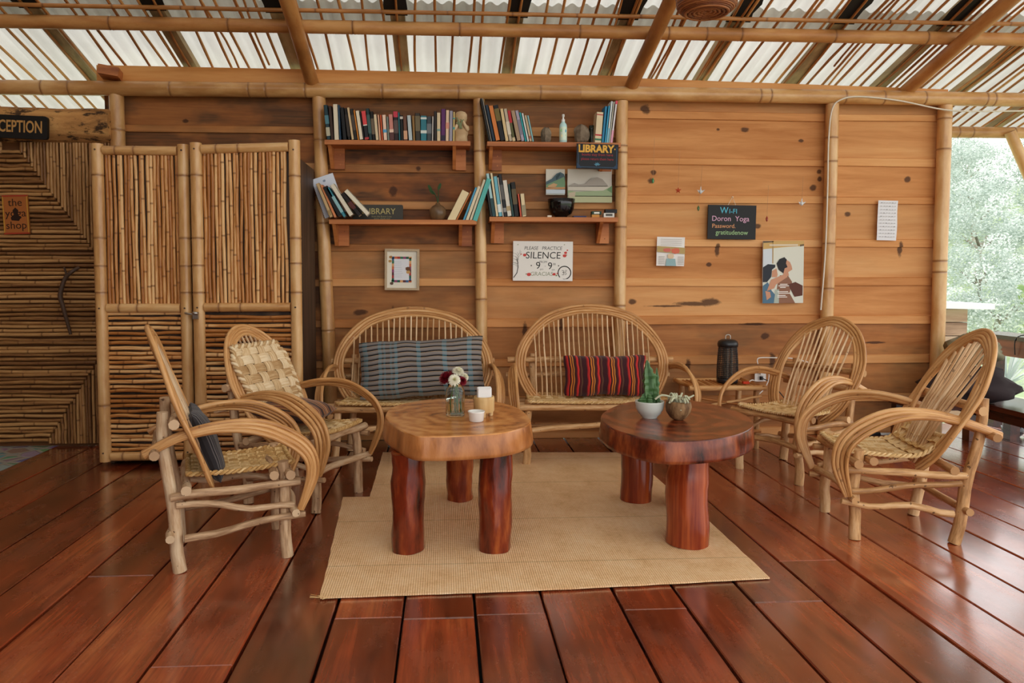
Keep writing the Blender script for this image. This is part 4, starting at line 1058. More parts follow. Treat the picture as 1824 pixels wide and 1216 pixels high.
# things on the shelves
def rock(px, py, w, h, d, z, label, seed):
    c = aty(px, py, SY+.07); m = MB(); n = 10; prof = []
    rings = []
    for i in range(8):
        v = i/7; a = v*math.pi; rr = math.sin(a*.5+.0) if False else (1-(2*v-1)**4)**.5
        ring = []
        for k in range(n):
            an = 2*math.pi*k/n; g = 1+.28*mnoise.noise(V((math.cos(an)*1.4+seed, math.sin(an)*1.4, v*2)))
            ring.append(m.vert((max(rr, .5)*g*w/2*math.cos(an), max(rr, .5)*g*d/2*math.sin(an), v*h*(1+.12*mnoise.noise(V((an, seed, 0)))*v))))
        rings.append(ring)
    for i in range(7):
        for k in range(n): m.face((rings[i][k], rings[i][(k+1) % n], rings[i+1][(k+1) % n], rings[i+1][k]))
    m.face(rings[0][::-1]); m.face(rings[-1])
    o = m.build('rock', M['rock']); o.location = (c.x, SY+.08, z); return tag(o, label, 'rock')
rock(973, 240, .075, .118, .09, s2[2], 'small grey rock beside the leaning books on the upper right shelf', 1.3)
rock(1037, 240, .115, .135, .10, s2[2], 'larger brown rock right of the spray bottle', 5.1)
c = aty(1003, 250, SY+.05); t = thing('spray_bottle', 'pale blue pump spray bottle standing on the upper right shelf', 'bottle', (c.x, SY+.05, s2[2]))
m = MB(); m.lathe([(.024, 0), (.028, .004), (.028, .12), (.025, .135), (.014, .15), (.012, .155)], col=lin('#bfe3e0'), seg=20); m.build('bottle_body', M['gloss_paint'], t)
m = MB(); m.lathe([(.0286, .02), (.0286, .115)], col=lin('#d6ead6'), seg=20); 
for x, z, r, cc in ((-.012, .09, .012, '#6fae5e'), (.006, .085, .014, '#4fa8c0'), (-.004, .05, .014, '#e6dca0'), (.008, .055, .010, '#cfe0b0')): blob(m, x, z, r, lin(cc), -.0275+abs(x)*.25)
m.build('label', M['gloss_paint'], t)
m = MB(); m.lathe([(.013, .155), (.013, .172), (.007, .174), (.006, .19), (.010, .192), (.009, .208), (0, .21)], col=lin('#eef0ee'), seg=14); m.box((0, -.012, .20), (.008, .02, .007), col=lin('#eef0ee')); m.build('pump', M['gloss_paint'], t)
c = aty(1054.5, 250, SY+.08); t = thing('dark_jar', 'slim dark green bottle between the brown rock and the banded book', 'bottle', (c.x, SY+.09, s2[2]))
m = MB(); m.lathe([(.02, 0), (.022, .005), (.022, .105), (.019, .11)], col=lin('#262c20'), seg=16); m.build('bottle_body', M['gloss_paint'], t)
m = MB(); m.lathe([(.023, .108), (.023, .135), (.018, .138)], col=lin('#1d2218'), seg=16); m.build('cap', M['gloss_paint'], t)
# statue of a little monk covering its face
c = aty(821, 248, SY+.05); t = thing('monk_statue', 'small pale carved stone monk figure at the right end of upper left shelf', 'statue', (c.x, SY+.06, s1[2]))
m = MB()
m.lathe([(.045, 0), (.049, .01), (.046, .045), (.052, .06), (.053, .085), (.046, .11), (.032, .128), (.027, .135), (.040, .150), (.046, .175), (.044, .198), (.032, .215), (.012, .223), (0, .224)], seg=24, sy=.85, wob=.06)
m.build('body', M['stone'], t)
m = MB()
for s in (-1, 1): m.tube(catmull([(s*.044, -.004, .112), (s*.046, -.030, .088), (s*.030, -.048, .112), (s*.011, -.046, .150)], 5), [.014, .015, .015, .0145, .014, .0135, .013, .013, .013, .012, .012, .011, .011, .010, .010, .009][:16], 8)
m.build('arms', M['stone'], t)
m = MB()
for k in range(7): m.tube(catmull([(R.uniform(-.012, .012), -.052, .09), (R.uniform(-.03, .02), -.062, .12), (R.uniform(-.04, .02), -.058, .13+R.uniform(0, .04))], 4), .004, 5, col=lin('#7a8560'))
m.build('sprig', M['paint'], t)
# slate LIBRARY sign on the lower left shelf
t, w, h = sign_board('slate_sign', 'dark grey slate lettered LIBRARY standing on the lower left shelf', 'sign', 628, 357.5, 718, 387, SY+.13, .012, lin('#3b3831'), .0, .012, tilt=-.10)
t.location.z = s3[2]+h/2*math.cos(.1)
m = MB(); cl = lin('#b5a76a')
m.text('L', -.118, -.008, .062, -.0005, cl, sx=.95); m.text('IBRARY', -.066, -.010, .062, -.0005, cl, sx=.95); m.text('from the Buena Luna', -.045, -.033, .017, -.0005, lin('#8d855c')); m.text('enjoy, thank you!', -.028, -.049, .017, -.0005, lin('#8d855c'))
m.build('lettering', M['paint'], t)
# round vase
c = aty(780, 388, SY+.06); t = thing('round_vase', 'round brown vase with a green sprig on the lower left shelf', 'vase', (c.x, SY+.07, s3[2]))
m = MB(); m.lathe([(.03, 0), (.05, .012), (.062, .045), (.060, .075), (.042, .102), (.018, .115), (.015, .126), (.012, .126), (.012, .10)], seg=24); m.build('vase_body', M['pot'], t)
m = MB(); m.tube(catmull([(0, 0, .11), (-.004, 0, .15), (-.02, -.004, .19), (-.04, -.006, .215)], 4), .004, 6, col=lin('#2f4a2a')); m.tube(catmull([(0, 0, .12), (.004, 0, .16), (.004, 0, .22)], 4), .003, 6, col=lin('#2f4a2a'))
for p in ((-.045, -.006, .212, -.5), (.004, 0, .222, .35), (-.022, 0, .19, -.9)):
    rm = rotm('Y', p[3]); L = .052
    q = [m.vert(V(p[:3])+rm @ V(a)) for a in ((0, 0, -.01), (.012, -.004, .015), (.009, -.002, L*.8), (0, 0, L), (-.009, .002, L*.8), (-.012, .004, .015))]
    m.face(q, col=lin('#35522e')); m.face(q[::-1], col=lin('#35522e'))
m.build('sprig', M['paint'], t)
# black bowl and small boxes on the lower right shelf
c = aty(1000, 384, SY+.09); t = thing('singing_bowl', 'glossy black bowl on a small foot on the lower right shelf', 'bowl', (c.x, SY+.10, s4[2]))
m = MB(); m.lathe([(.045, .0), (.045, .012), (.05, .018), (.075, .03), (.091, .06), (.097, .10), (.101, .138), (.097, .140), (.092, .10), (.084, .06), (.05, .035), (0, .03)], seg=32); m.build('bowl_body', M['black_gloss'], t)
def small_box(px, py, dx, dy, dz, zoff, Y, cols, label, yaw=0.0, name='small_box'):
    c = aty(px, py, Y); m = MB(); m.box((0, 0, dz/2), (dx, dy, dz), cols=[lin(q) for q in cols])
    o = m.build(name, M['paint']); o.location = (c.x, Y+dy/2, s4[2]+zoff); o.rotation_euler = (0, 0, yaw); return tag(o, label, 'box')
small_box(1033, 382, .095, .06, .012, 0, SY+.03, ['#1c2230']*2+['#27345c']+['#1c2230']*3, 'flat dark blue case lying right of the black bowl', .05)
small_box(1061, 383, .055, .05, .022, 0, SY+.03, ['#b07a3a']*2+['#c9893c']+['#b07a3a']*3, 'small orange box under the green and white box')
small_box(1063, 377, .07, .05, .024, .0222, SY+.03, ['#1f3d30']*6, 'small green box with white label on the orange box')
c = aty(1065, 374, SY+.0285); m = MB(); 
small_box(1085, 383, .078, .06, .034, 0, SY+.03, ['#d9d6cc']*6, 'small white printed box at the right end under a black one')
small_box(1089, 370, .085, .06, .026, .0342, SY+.03, ['#15151a']*6, 'small black box topmost at the right end of the lower right shelf')
small_box(979, 384, .03, .03, .016, 0, SY+.04, ['#e0d6c2']*6, 'tiny cream box left of the black bowl')
for ob in [o for o in bpy.data.objects if o.name.startswith('small_box')]:
    l = ob.get('label', '')
    if 'white label' in l or 'printed' in l:
        m = MB(); w = .04 if 'white label' in l else .05
        m.box((0, -.0254 if 'white label' in l else -.0304, .012 if 'white label' in l else .02), (w, .0008, .012 if 'white label' in l else .016), col=lin('#e4e0d4') if 'white label' in l else lin('#55534e'))
        m.build('printed_label', M['paint'], ob)

# ------------------------------------------------------------------ willow chairs and benches
def woven(m, fn, nu, nv, wu, wv, amp=.006, t=.004, sub=4):
    """fn(u,v) -> (point, normal); u,v in 0..1"""
    for j in range(nv):
        v = (j+.5)/nv; pts, nn = [], []
        for i in range(nu*sub+1):
            u = i/(nu*sub); p, n = fn(u, v); s = math.cos(math.pi*(u*nu-.5+j)); pts.append(p+n*amp*s); nn.append(n)
        m.ribbon(pts, nn, wv, t)
    for i in range(nu):
        u = (i+.5)/nu; pts, nn = [], []
        for j in range(nv*sub+1):
            v = j/(nv*sub); p, n = fn(u, v); s = -math.cos(math.pi*(v*nv-.5+i)); pts.append(p+n*amp*s); nn.append(n)
        m.ribbon(pts, nn, wu, t)
def braid(m, path, r=.009, tw=.010, turns=40):
    n = len(path)
    for ph in (0, math.pi):
        pts = []
        for i, p in enumerate(path):
            a = path[(i-1) % n]; b = path[(i+1) % n]; T = (b-a).normalized(); N = V((0, 0, 1)); S = T.cross(N); S = S.normalized() if S.length > .1 else V((1, 0, 0)); N = S.cross(T)
            an = ph+turns*2*math.pi*i/n; pts.append(p+(S*math.cos(an)+N*math.sin(an))*tw)
        m.tube(pts, r, 6, closed=True)
def offset2(path, d):
    out = []; n = len(path)
    for i in range(n):
        a, b = path[max(i-1, 0)], path[min(i+1, n-1)]; T = V((b[0]-a[0], b[1]-a[1])).normalized(); out.append((path[i][0]-T.y*d, path[i][1]+T.x*d))
    return out
def willow_seat(name, label, cat, loc, rotz, W=.42, D=.44, a=.235, L=.73, lean=.32, nsp=11, mat='willow', rod='rattan', fan=(.13, .19), legh=.68, hoopc=None, seat_up=0.0, back_weave=False,
                seat_w=None, weave=(11, 10), arm_in=0.0, group=None, armx=.055, rod_r=.0115, rear_in=0.0):
    t = thing(name, label, cat, loc, rotz, group)
    hw, yf, yr = W/2, D/2, -D/2
    def part(n, pts, r, mt=mat, sides=9, rough=.06, flat=1.0, cap='#e3c79b'):
        m = MB(); m.tube(pts, r, sides, rough=rough, flat=flat); return m.build(n, M[mt], t)
    # legs
    for s in (-1, 1):
        part('leg', wob((s*hw, yf, 0), (s*(hw-.012), yf-.012, .425), .012, 8), [.027, .0265, .026, .026, .0255, .025, .025, .024])
    ya, za = yr+.135, .345
    up = V((0, -lean, math.sqrt(max(.01, L*L-lean*lean)))).normalized()
    yrail = ya-(.637-za)*lean/math.sqrt(L*L-lean*lean)-.040; yleg = yrail-.044
    for s in (-1, 1):
        part('leg', wob((s*(hw-rear_in*.6), yr, 0), (s*(hw-.005-rear_in), yleg, legh), .014, 9), [.028, .027, .0265, .026, .025, .0245, .024, .024, .023])
    # seat frame and stretchers
    part('seat_rail', wob((-hw-.06, yf+.012, .372), (hw+.055, yf+.012, .376), .008, 9), .0215)
    part('seat_rail', wob((-hw-.05, yf-.058, .385), (hw+.06, yf-.058, .383), .008, 9), .0205)
    part('seat_rail', wob((-hw-.05, yr+.03, .352), (hw+.05, yr+.03, .352), .008, 9), .021)
    for s in (-1, 1):
        part('side_rail', wob((s*(hw+.028), yr-.03, .325), (s*(hw+.030), yf+.055, .338), .008, 9), [.017, .018, .018, .018, .018, .0175, .017, .017, .0165])
        part('stretcher', wob((s*(hw+.026), yr-.01, .29), (s*(hw+.028), yf+.03, .235), .015, 9), .0145)
        part('stretcher', wob((s*(hw+.026), yr+.02, .145), (s*(hw+.028), yf+.075, .19), .015, 9), [.017, .017, .0165, .016, .016, .0155, .015, .015, .0145])
    ft = wob((-hw-.075, yf+.028, .205), (hw+.075, yf+.03, .212), .012, 11)
    for p in ft: p.z += .03*(1-(p.x/(hw+.075))**2)*(W/.45-.4)
    part('front_stretcher', ft, .0175)
    part('rear_stretcher', wob((-hw-.06, yr-.035, .165), (hw+.06, yr-.035, .16), .012, 9), .0175)
    part('back_rail', wob((-hw-.085, yrail, .635), (hw+.09, yrail, .640), .006, 9), .0215)
    ylow = yr+(yleg-yr)*.76-.044
    part('back_rail', wob((-hw-.085, ylow, .515), (hw+.095, ylow, .52), .006, 9), .020)
    # back hoop: four bent rods side by side
    nrm = V((0, up.z, -up.y))          # faces the sitter
    hoopc = hoopc or [(-.52, 0), (-.84, .17), (-1.0, .42), (-.93, .66), (-.60, .89), (0, 1.0)]
    pl = [(x*a, y*L) for x, y in hoopc]; pl = pl+[(-x, y) for x, y in pl[-2::-1]]
    base = [(p.x, p.y) for p in catmull([(q[0], q[1], 0) for q in pl], 7)]
    def hp(q, k=0.0): return V((q[0], ya, za))+up*q[1]+nrm*k
    for k in range(4):
        o = offset2(base, k*.0185); n = len(o)
        part('hoop_rod', [hp(q, .004*math.sin(i*.4+k)) for i, q in enumerate(o)], [.0115-.003*abs(2*i/(n-1)-1)**3 for i in range(n)], rod, 8, .03)
    # spindles
    for i in range(nsp):
        f = (2*i/(nsp-1)-1) if nsp > 1 else 0
        ub, ut = f*fan[0], f*fan[1]
        vt = max([q[1] for q in base if abs(q[0]-ut) < .03] or [L*.9])
        pts = [hp((ub, .0), -.006), hp((ub+(ut-ub)*.35+R.uniform(-.004, .004), vt*.36), .012), hp((ub+(ut-ub)*.7+R.uniform(-.006, .006), vt*.72), .004), hp((ut, vt-.004), 0)]
        q = catmull(pts, 4)
        part('spindle', q, [.0085 if nsp > 13 else .0078]*len(q), 'willow_pale' if mat != 'willow_grey' else mat, 6, .12, .7)
    if back_weave:
        m = MB()
        def fb(u, v):
            x = (u-.5)*2; vv = .10+v*.52*L/.73; wd = .185*(.82+.36*math.sin(min(1, v*1.15)*math.pi*.62)) if v < .9 else .185*1.0
            return hp((x*wd, vv), .03), nrm
        woven(m, fb, 6, 8, .056, .052, .006, .004, 4)
        rim = [fb(u, 0)[0] for u in [k/10 for k in range(10)]]+[fb(1, v)[0] for v in [k/14 for k in range(14)]]+[fb(1-u, 1)[0] for u in [k/10 for k in range(10)]]+[fb(0, 1-v)[0] for v in [k/14 for k in range(14)]]
        path = catmull(rim, 4, True); braid(m, path, .010, .009, 34)
        m.build('back_panel', M['straw_pale'], t)
    # arms: four rods each, from the back rail over and down to the front stretcher
    for s in (-1, 1):
        cp = [(hw+.012+armx*.3, ylow-.045, .520), (hw+armx*.75, yr+.02, .592), (hw+armx*1.0, yr+.20, .628), (hw+armx*1.15, yf-.07, .612), (hw+armx*1.25-arm_in*.3, yf+.085, .515), (hw+armx*1.1-arm_in*.6, yf+.125, .38), (hw+armx*.75-arm_in, yf+.06, .215)]
        for k in range(4):
            pts = []
            nc = len(cp)
            sh = [.25, .35, .6, .95, 1.0, .9, .35]
            for i, c in enumerate(cp):
                a0, b0 = cp[max(i-1, 0)], cp[min(i+1, nc-1)]
                T = V((b0[1]-a0[1], b0[2]-a0[2])).normalized(); N = V((T.y, -T.x))    # inward
                g = k*.0165*sh[i]
                ex = (0, 0, 0, 0, 0, 0, 0)[i]
                pts.append(V((s*(c[0]+k*.0135*sh[i]), c[1]+N.x*g, c[2]+N.y*g)))
            q = catmull(pts, 6); n = len(q)
            r0 = .0135 if k == 0 else rod_r
            part('arm_rod', q, [r0*(1-.25*(i/(n-1))**2) for i in range(n)], rod, 8, .03)
    # woven seat
    m = MB(); sw = seat_w or (W-.03)
    def fs(u, v):
        y = yr+.04+v*(D-.01); x = (u-.5)*sw*(1-.06*(1-v))
        z = .418-.012*math.sin(math.pi*v)-.014*(1-v)-.010*math.cos((u-.5)*math.pi)+seat_up*max(0, .35-v)**2*8
        return V((x, y, z)), V((0, 0, 1))
    woven(m, fs, weave[0], weave[1], sw/weave[0]*1.10, D/weave[1]*1.10, .0032, .0026, 4)
    rim = [fs(k/14, 0)[0] for k in range(14)]+[fs(1, k/10)[0] for k in range(10)]+[fs(1-k/14, 1)[0] for k in range(14)]+[fs(0, 1-k/10)[0] for k in range(10)]
    braid(m, catmull(rim, 5, True), .0065, .0068, int(46*(sw+D)/.85))
    m.build('seat', M['straw'], t)
    return t
def face(fx, fy): return math.atan2(-fx, fy)
willow_seat('willow_armchair', 'willow armchair with dark cushion, seen from the side at left front', 'chair', (-.975, 3.338, 0), face(.945, .33), W=.39, mat='willow_grey', rod='rattan', a=.215, L=.665, lean=.225)
willow_seat('willow_armchair', 'willow armchair with woven straw back panel in front of the cabinet doors', 'chair', (-.79, 4.09, 0), face(.90, -.43), W=.41, mat='willow_grey', a=.215, back_weave=True, nsp=9, fan=(.11, .13), L=.645)
willow_seat('willow_armchair', 'willow armchair near the outlet, behind the dark table', 'chair', (2.19, 4.47, 0), face(-.88, -.475), W=.43, a=.25, nsp=11, L=.655, fan=(.14, .17))
willow_seat('willow_armchair', 'willow armchair with seat mat curling up, at right by the open side', 'chair', (2.18, 3.45, 0), face(-.985, .17), W=.41, a=.22, nsp=10, fan=(.075, .17), L=.668, seat_up=.09, weave=(10, 10))
BH = [(-.66, 0), (-.88, .16), (-1.0, .40), (-.93, .64), (-.66, .87), (-.34, .97), (0, 1.0)]
b1 = aty(737, 640, 5.15).x; b2 = aty(1053, 640, 5.15).x
willow_seat('willow_bench', 'two seat willow bench holding the blue checked cushion', 'bench', (b1, 4.95, 0), math.pi, W=.97, rear_in=.06, a=.495, L=.635, lean=.18, nsp=22, fan=(.42, .42), hoopc=BH, weave=(22, 10), armx=.06, group=None)
willow_seat('willow_bench', 'two seat willow bench holding the red striped cushion', 'bench', (b2, 4.95, 0), math.pi, W=1.02, rear_in=.09, a=.485, L=.65, lean=.18, nsp=24, fan=(.40, .41), hoopc=BH, weave=(22, 10), armx=.06)

# ------------------------------------------------------------------ cushions
def cushion(name, label, w, h, th, loc, rot, mat, sag=0.0, pw=4):
    m = MB(); n = 28; k2 = 18; g = [[], []]
    for side in (0, 1):
        for j in range(k2+1):
            r = []
            for i in range(n+1):
                u, v = 2*i/n-1, 2*j/k2-1
                px, pz = u*w/2*(1-.055*(1-v*v)*abs(u)**3-.03*abs(u*v)**6), v*h/2*(1-.075*(1-u*u)*abs(v)**3-.05*abs(u*v)**6)
                e = (1-abs(u)**2.6)**.55*(1-abs(v)**2.6)**.55; px += .010*mnoise.noise(V((v*2.5, u*.5, w*9))); pz += .012*mnoise.noise(V((u*3.1, v*.6, w*7+4)))
                y = th/2*e*(1+.14*mnoise.noise(V((u*2.2, v*2.2, side*5))))
                pz += sag*u
                r.append(m.vert((px, -y if side == 0 else y, pz)))
            g[side].append(r)
    for side in (0, 1):
        for j in range(k2):
            for i in range(n):
                q = (g[side][j][i], g[side][j][i+1], g[side][j+1][i+1], g[side][j+1][i])
                uv = [(i/n, j/k2), ((i+1)/n, j/k2), ((i+1)/n, (j+1)/k2), (i/n, (j+1)/k2)]
                m.face(q if side == 0 else q[::-1], uv if side == 0 else uv[::-1], sm=True)
    o = m.build(name, M[mat]); o.location = loc; o.rotation_euler = rot
    return tag(o, label, 'cushion')
cushion('cushion', 'large blue and grey checked cushion on the bench below the framed picture', .87, .415, .25, (aty(752, 664, 5.0).x, 4.96, .612), (math.radians(-15), -.045, 0), 'fab_blue')
cushion('cushion', 'red and orange striped cushion on the bench below the silence sign', .595, .295, .18, (aty(1078, 674, 5.0).x, 5.00, .545), (math.radians(-14), .01, 0), 'fab_red')
cushion('cushion', 'dark grey embroidered cushion squeezed against the back of the left front chair', .34, .34, .10, (-1.075, 3.303, .50), (math.radians(-20), 0, face(.945, .33)+math.pi), 'fab_dark')
cushion('cushion', 'brown striped cushion lying on the chair with the woven back', .42, .36, .12, (-.84, 4.10, .490), (math.radians(-83), 0, face(.90, -.43)+math.pi+.2), 'fab_brown')

# ------------------------------------------------------------------ trunk slice tables
def slab_table(name, label, pix_top, z_top, th, grow, legs, mt, mb, mleg, lr):
    P = [flr(x, y, z_top) for x, y in pix_top]
    out = catmull([(p.x, p.y, 0) for p in P], 8, True)
    c = sum(out, V((0, 0, 0)))/len(out)
    t = thing(name, label, 'table', (c.x, c.y, .0105)); n = len(out); z_top -= .0105
    m = MB(); e = .005
    lev = [(1.0-.009, 0), (1.0, e), (1.0+grow*.5, th*.4), (1.0+grow, th*.8), (1+grow*.8, th-.006), (.95+grow, th)]
    rings = []
    for f, dz in lev:
        rings.append([m.vert(((p.x-c.x)*f*(1+(.010*mnoise.noise(V((p.x*14, p.y*14, dz*16))) if 0 < dz < th else 0)), (p.y-c.y)*f, z_top-dz), .5) for p in out])
    for a in range(len(lev)-1):
        for i in range(n):
            j = (i+1) % n; m.face((rings[a][i], rings[a+1][i], rings[a+1][j], rings[a][j]), sm=True, mi=0 if a == 0 else 1)
    tp = [m.vert(m.v[q], .5) for q in rings[0]]; m.face(tp, mi=0)
    bt = [m.vert(m.v[q], .5) for q in rings[-1]]; m.face(bt[::-1], mi=1)
    m.build('tabletop', [M[mt], M[mb]], t)
    for i, (x, y, r0, r1) in enumerate(legs):
        k = MB(); nn = 14; pts = []
        for q in range(nn):
            f = q/(nn-1); pts.append(V((x-c.x+.010*mnoise.noise(V((f*2.5, i*3.1, lr*9))), y-c.y, f*(z_top-th+.004))))
        rad = [r0+(r1-r0)*q/(nn-1)+.004*mnoise.noise(V((q*.6, i*2, 1+lr))) for q in range(nn)]
        k.tube(pts, rad, 28, rough=lr, tint=.4+.1*i); k.build('leg', M[mleg], t)
    return t
slab_table('trunk_table', 'round low table of pale trunk slice on three red log legs', [(687, 737), (694, 752), (733, 774), (770, 777), (815, 776), (890, 771), (932, 761), (945, 748), (927, 729), (898, 718), (859, 712), (812, 709), (765, 711), (706, 722)], .56, .108, .035,
           [(-.168, 3.25, .073, .076), (.222, 3.235, .071, .076), (.078, 3.98, .072, .076)], 'slab_light', 'bark_light', 'leg_red', .10)
slab_table('trunk_table', 'round low table of dark red trunk slice on log legs', [(1070, 742), (1082, 757), (1104, 768), (1164, 783), (1230, 785), (1302, 777), (1340, 761), (1337, 745), (1316, 733), (1280, 722), (1240, 714), (1195, 711), (1124, 715), (1085, 728)], .54, .105, .02,
           [(1.115, 3.262, .098, .093), (1.048, 3.915, .086, .083), (1.27, 3.78, .072, .072)], 'slab_dark', 'bark_dark', 'leg_stripe', .03)

# things on the pale table
TZ = .561
p = flr(811, 741, TZ); t = thing('glass_jar', 'clear glass jar of water holding the red and white flowers', 'jar', (p.x, p.y+.02, TZ))
m = MB(); m.lathe([(.040, 0), (.0455, .006), (.0465, .02), (.0465, .115), (.043, .132), (.036, .142), (.036, .165), (.0335, .165), (.0335, .142), (.041, .128), (.0438, .115), (.0438, .02), (.041, .007), (0, .006)], seg=40, power=3.2); m.build('jar_body', M['glass'], t)
m = MB(); m.lathe([(0, .0075), (.040, .009), (.0430, .021), (.0430, .085), (0, .085)], seg=40, power=3.2); m.build('water', glass_mat('clear water', '#f2f6ea'), t)
jx, jy = p.x, p.y+.02
def flower(hx, hy, hz, r, col, label, tilt, core):
    t = thing('flower', label, 'flower', (jx+hx, jy+hy, TZ+hz))
    m = MB(); base = V((-hx*.6+R.uniform(-.012, .012), -hy*.6+R.uniform(-.012, .012), .018-hz)); neck = V((-hx*.75, -hy*.75, .150-hz))
    m.tube(catmull([base, (base+neck)/2+V((R.uniform(-.008, .008), 0, 0)), neck, V((0, 0, -.005))], 5), .0022, 6)
    for k in range(3):
        q = base.lerp(neck, .25+.2*k); an = R.uniform(0, 6.28); a = V((math.cos(an), math.sin(an), .8))*.016
        s = V((-math.sin(an), math.cos(an), 0))*.004; i4 = [m.vert(v) for v in (q, q+a*.5+s, q+a, q+a*.5-s)]; m.face(i4); m.face(i4[::-1])
    m.build('stem', M['stem'], t)
    h = MB(); rm = rotm('X', tilt[0]) @ rotm('Y', tilt[1])
    for ring in range(8):
        nn = 8+ring*3; el = math.radians(84-ring*14); ln = r*(.62+.06*ring)
        for k in range(nn):
            an = 2*math.pi*(k+.5*(ring % 2))/nn+R.uniform(-.1, .1); dd = V((math.cos(an)*math.cos(el), math.sin(an)*math.cos(el), math.sin(el))); s = V((-math.sin(an), math.cos(an), 0))*r*.13; u = dd.cross(s).normalized()*r*.05
            pts = [V((0, 0, 0)), dd*ln*.55+s, dd*ln+u, dd*ln*.55-s]
            q = [h.vert(rm @ v) for v in pts]; cc = col if ring > 1 else core; h.face(q, col=cc); h.face(q[::-1], col=cc)
    h.build('bloom', M['paint'], t)
wht, wc, rd, rc = lin('#ece8d4'), lin('#dedcae'), lin('#7a1020'), lin('#5a0a18')
flower(-.042, -.012, .186, .046, rd, 'large dark red flower at the left of the jar', (.3, -.5), rc)
flower(-.005, -.045, .180, .032, wht, 'round white flower at the front of the jar', (1.1, 0), wc)
flower(.016, .02, .212, .034, wht, 'white flower standing highest in the jar', (.25, .3), wc)
flower(.048, .005, .188, .024, wht, 'small white flower at the right of the jar', (.5, .9), wc)
flower(-.005, .035, .198, .034, rd, 'dark red flower behind the white blooms', (0, 0), rc)
flower(.034, -.016, .172, .028, rd, 'small dark red flower low at the right of the jar', (.8, .6), rc)
p = flr(863, 744, TZ); t = thing('napkin_holder', 'short cut bamboo cup holding white napkins on the pale table', 'napkin holder', (p.x, p.y+.045, TZ))
m = MB()
m.lathe([(.046, .022), (.050, .030), (.051, .085), (.049, .0975), (.044, .0975), (.044, .032), (0, .03)], seg=28)
for an in (.4, 2.5, 4.6): m.lathe([(.010, 0), (.013, .024)], (.037*math.cos(an), .037*math.sin(an), 0), 10)
m.build('cup', stick_mat('pale bamboo cup', '#c49a62', '#dbb880', '#e6cb98', .45, None, (16, 16, 1.5), 'Object', .05), t)
m = MB()
for k in range(6): m.box((.003*(k % 2), -.026+k*.0105, .085+.0035*(k % 3)), (.070-abs(k-2.5)*.004, .0098, .105-.002*k), rotm('X', -(k-2.5)*.03) @ rotm('Z', .12), col=WHITE)
m.build('napkins', M['paper'], t)
p = flr(849, 752, TZ); t = MB(); t.lathe([(.031, 0), (.034, .003), (.038, .04), (.040, .043), (.040, .048), (.0365, .048), (.033, .008), (0, .007)], seg=32)
o = t.build('ramekin', M['white_ceramic']); o.location = (p.x, p.y+.032, TZ); tag(o, 'small white ramekin dish in front of the napkin cup', 'dish')
# things on the dark table
TZ2 = .541
p = flr(1161, 746, TZ2); t = thing('potted_cactus', 'white bowl planted with a tall spiky cactus on the dark table', 'potted plant', (p.x, p.y+.04, TZ2))
m = MB(); m.lathe([(.036, 0), (.038, .006), (.055, .022), (.068, .048), (.0715, .078), (.071, .083), (.067, .083), (.064, .06), (.058, .055)], seg=36); m.build('bowl', M['grey_ceramic'], t)
m = MB(); m.lathe([(.064, .062), (.03, .067), (0, .068)], seg=24); m.build('soil', M['soil'], t)
def cact(m, base, top, r, ribs=3, n=12, notch=.25, ph=0):
    base, top = V(base), V(top); rings = []
    for i in range(n+1):
        f = i/n; c = base.lerp(top, f); pr = r*(.75+.4*math.sin(math.pi*min(1, f*.9+.1)))*(1-f**5)*(1+notch*(1 if i % 2 else -.6)*.5); pr = max(pr, .0025); ring = []
        for k in range(ribs*4):
            an = 2*math.pi*k/(ribs*4)+ph; g = (.28, .55, 1.0, .55)[k % 4]*(1+.30*mnoise.noise(V((i*1.7, (k//4)*5.3, base.x*90)))); ring.append(m.vert(c+V((math.cos(an)*pr*g, math.sin(an)*pr*g, 0)), .5, 1.0 if k % 4 == 2 else 0.0))
        rings.append(ring)
    for i in range(n):
        for k in range(ribs*4): k2 = (k+1) % (ribs*4); m.face((rings[i][k], rings[i][k2], rings[i+1][k2], rings[i+1][k]), sm=False)
    m.face(rings[-1])
for (b, tp, r, ph) in (((-.022, -.01, .06), (-.020, -.012, .135), .030, .3), ((-.006, 0, .10), (-.016, 0, .285), .034, .9), ((.012, .004, .06), (.014, .004, .205), .024, .1), ((.028, .01, .06), (.036, .01, .245), .016, .7), ((.034, -.008, .06), (.038, -.008, .125), .017, 1.4), ((-.03, .02, .06), (-.034, .02, .10), .02, 2)):
    m = MB(); cact(m, b, tp, r, 3, 12, .3, ph); m.build('cactus_stem', M['cactus'], t)
m = MB()
for k in range(9): q = V((.036+R.uniform(-.012, .012), -.008+R.uniform(-.012, .012), R.uniform(.07, .13))); m.lathe([(0, -.005), (.005, 0), (0, .006)], q, 6)
m.build('offsets', M['succulent'], t)
p = flr(1213, 750, TZ2); t = thing('coconut_planter', 'coconut shell planter with trailing silvery stems on the dark table', 'potted plant', (p.x, p.y+.04, TZ2))
m = MB(); m.lathe([(.022, 0), (.040, .012), (.058, .04), (.063, .065), (.060, .085), (.055, .093), (.051, .09), (.054, .07), (.03, .06), (0, .058)], seg=30, wob=.06, tint=.3); m.build('shell', M['coconut'], t)
for k in range(17):
    an = R.uniform(0, 6.28); r1 = R.uniform(.03, .085); dr = R.uniform(-.035, .025)
    if k in (0, 1): an = (3.1, -1.7)[k]; r1 = (.115, .06)[k]; dr = (-.005, -.05)[k]
    m = MB(); q = catmull([(.02*math.cos(an+1), .02*math.sin(an+1), .07), (.03*math.cos(an), .03*math.sin(an), .105), (r1*.7*math.cos(an), r1*.7*math.sin(an), .108+R.uniform(-.005, .015)), (r1*math.cos(an), r1*math.sin(an), .105+dr)], 5)
    m.tube(q, [.0062-.0015*i/len(q) for i in range(len(q))], 7, rough=.25); m.build('trailing_stem', M['succulent'], t)

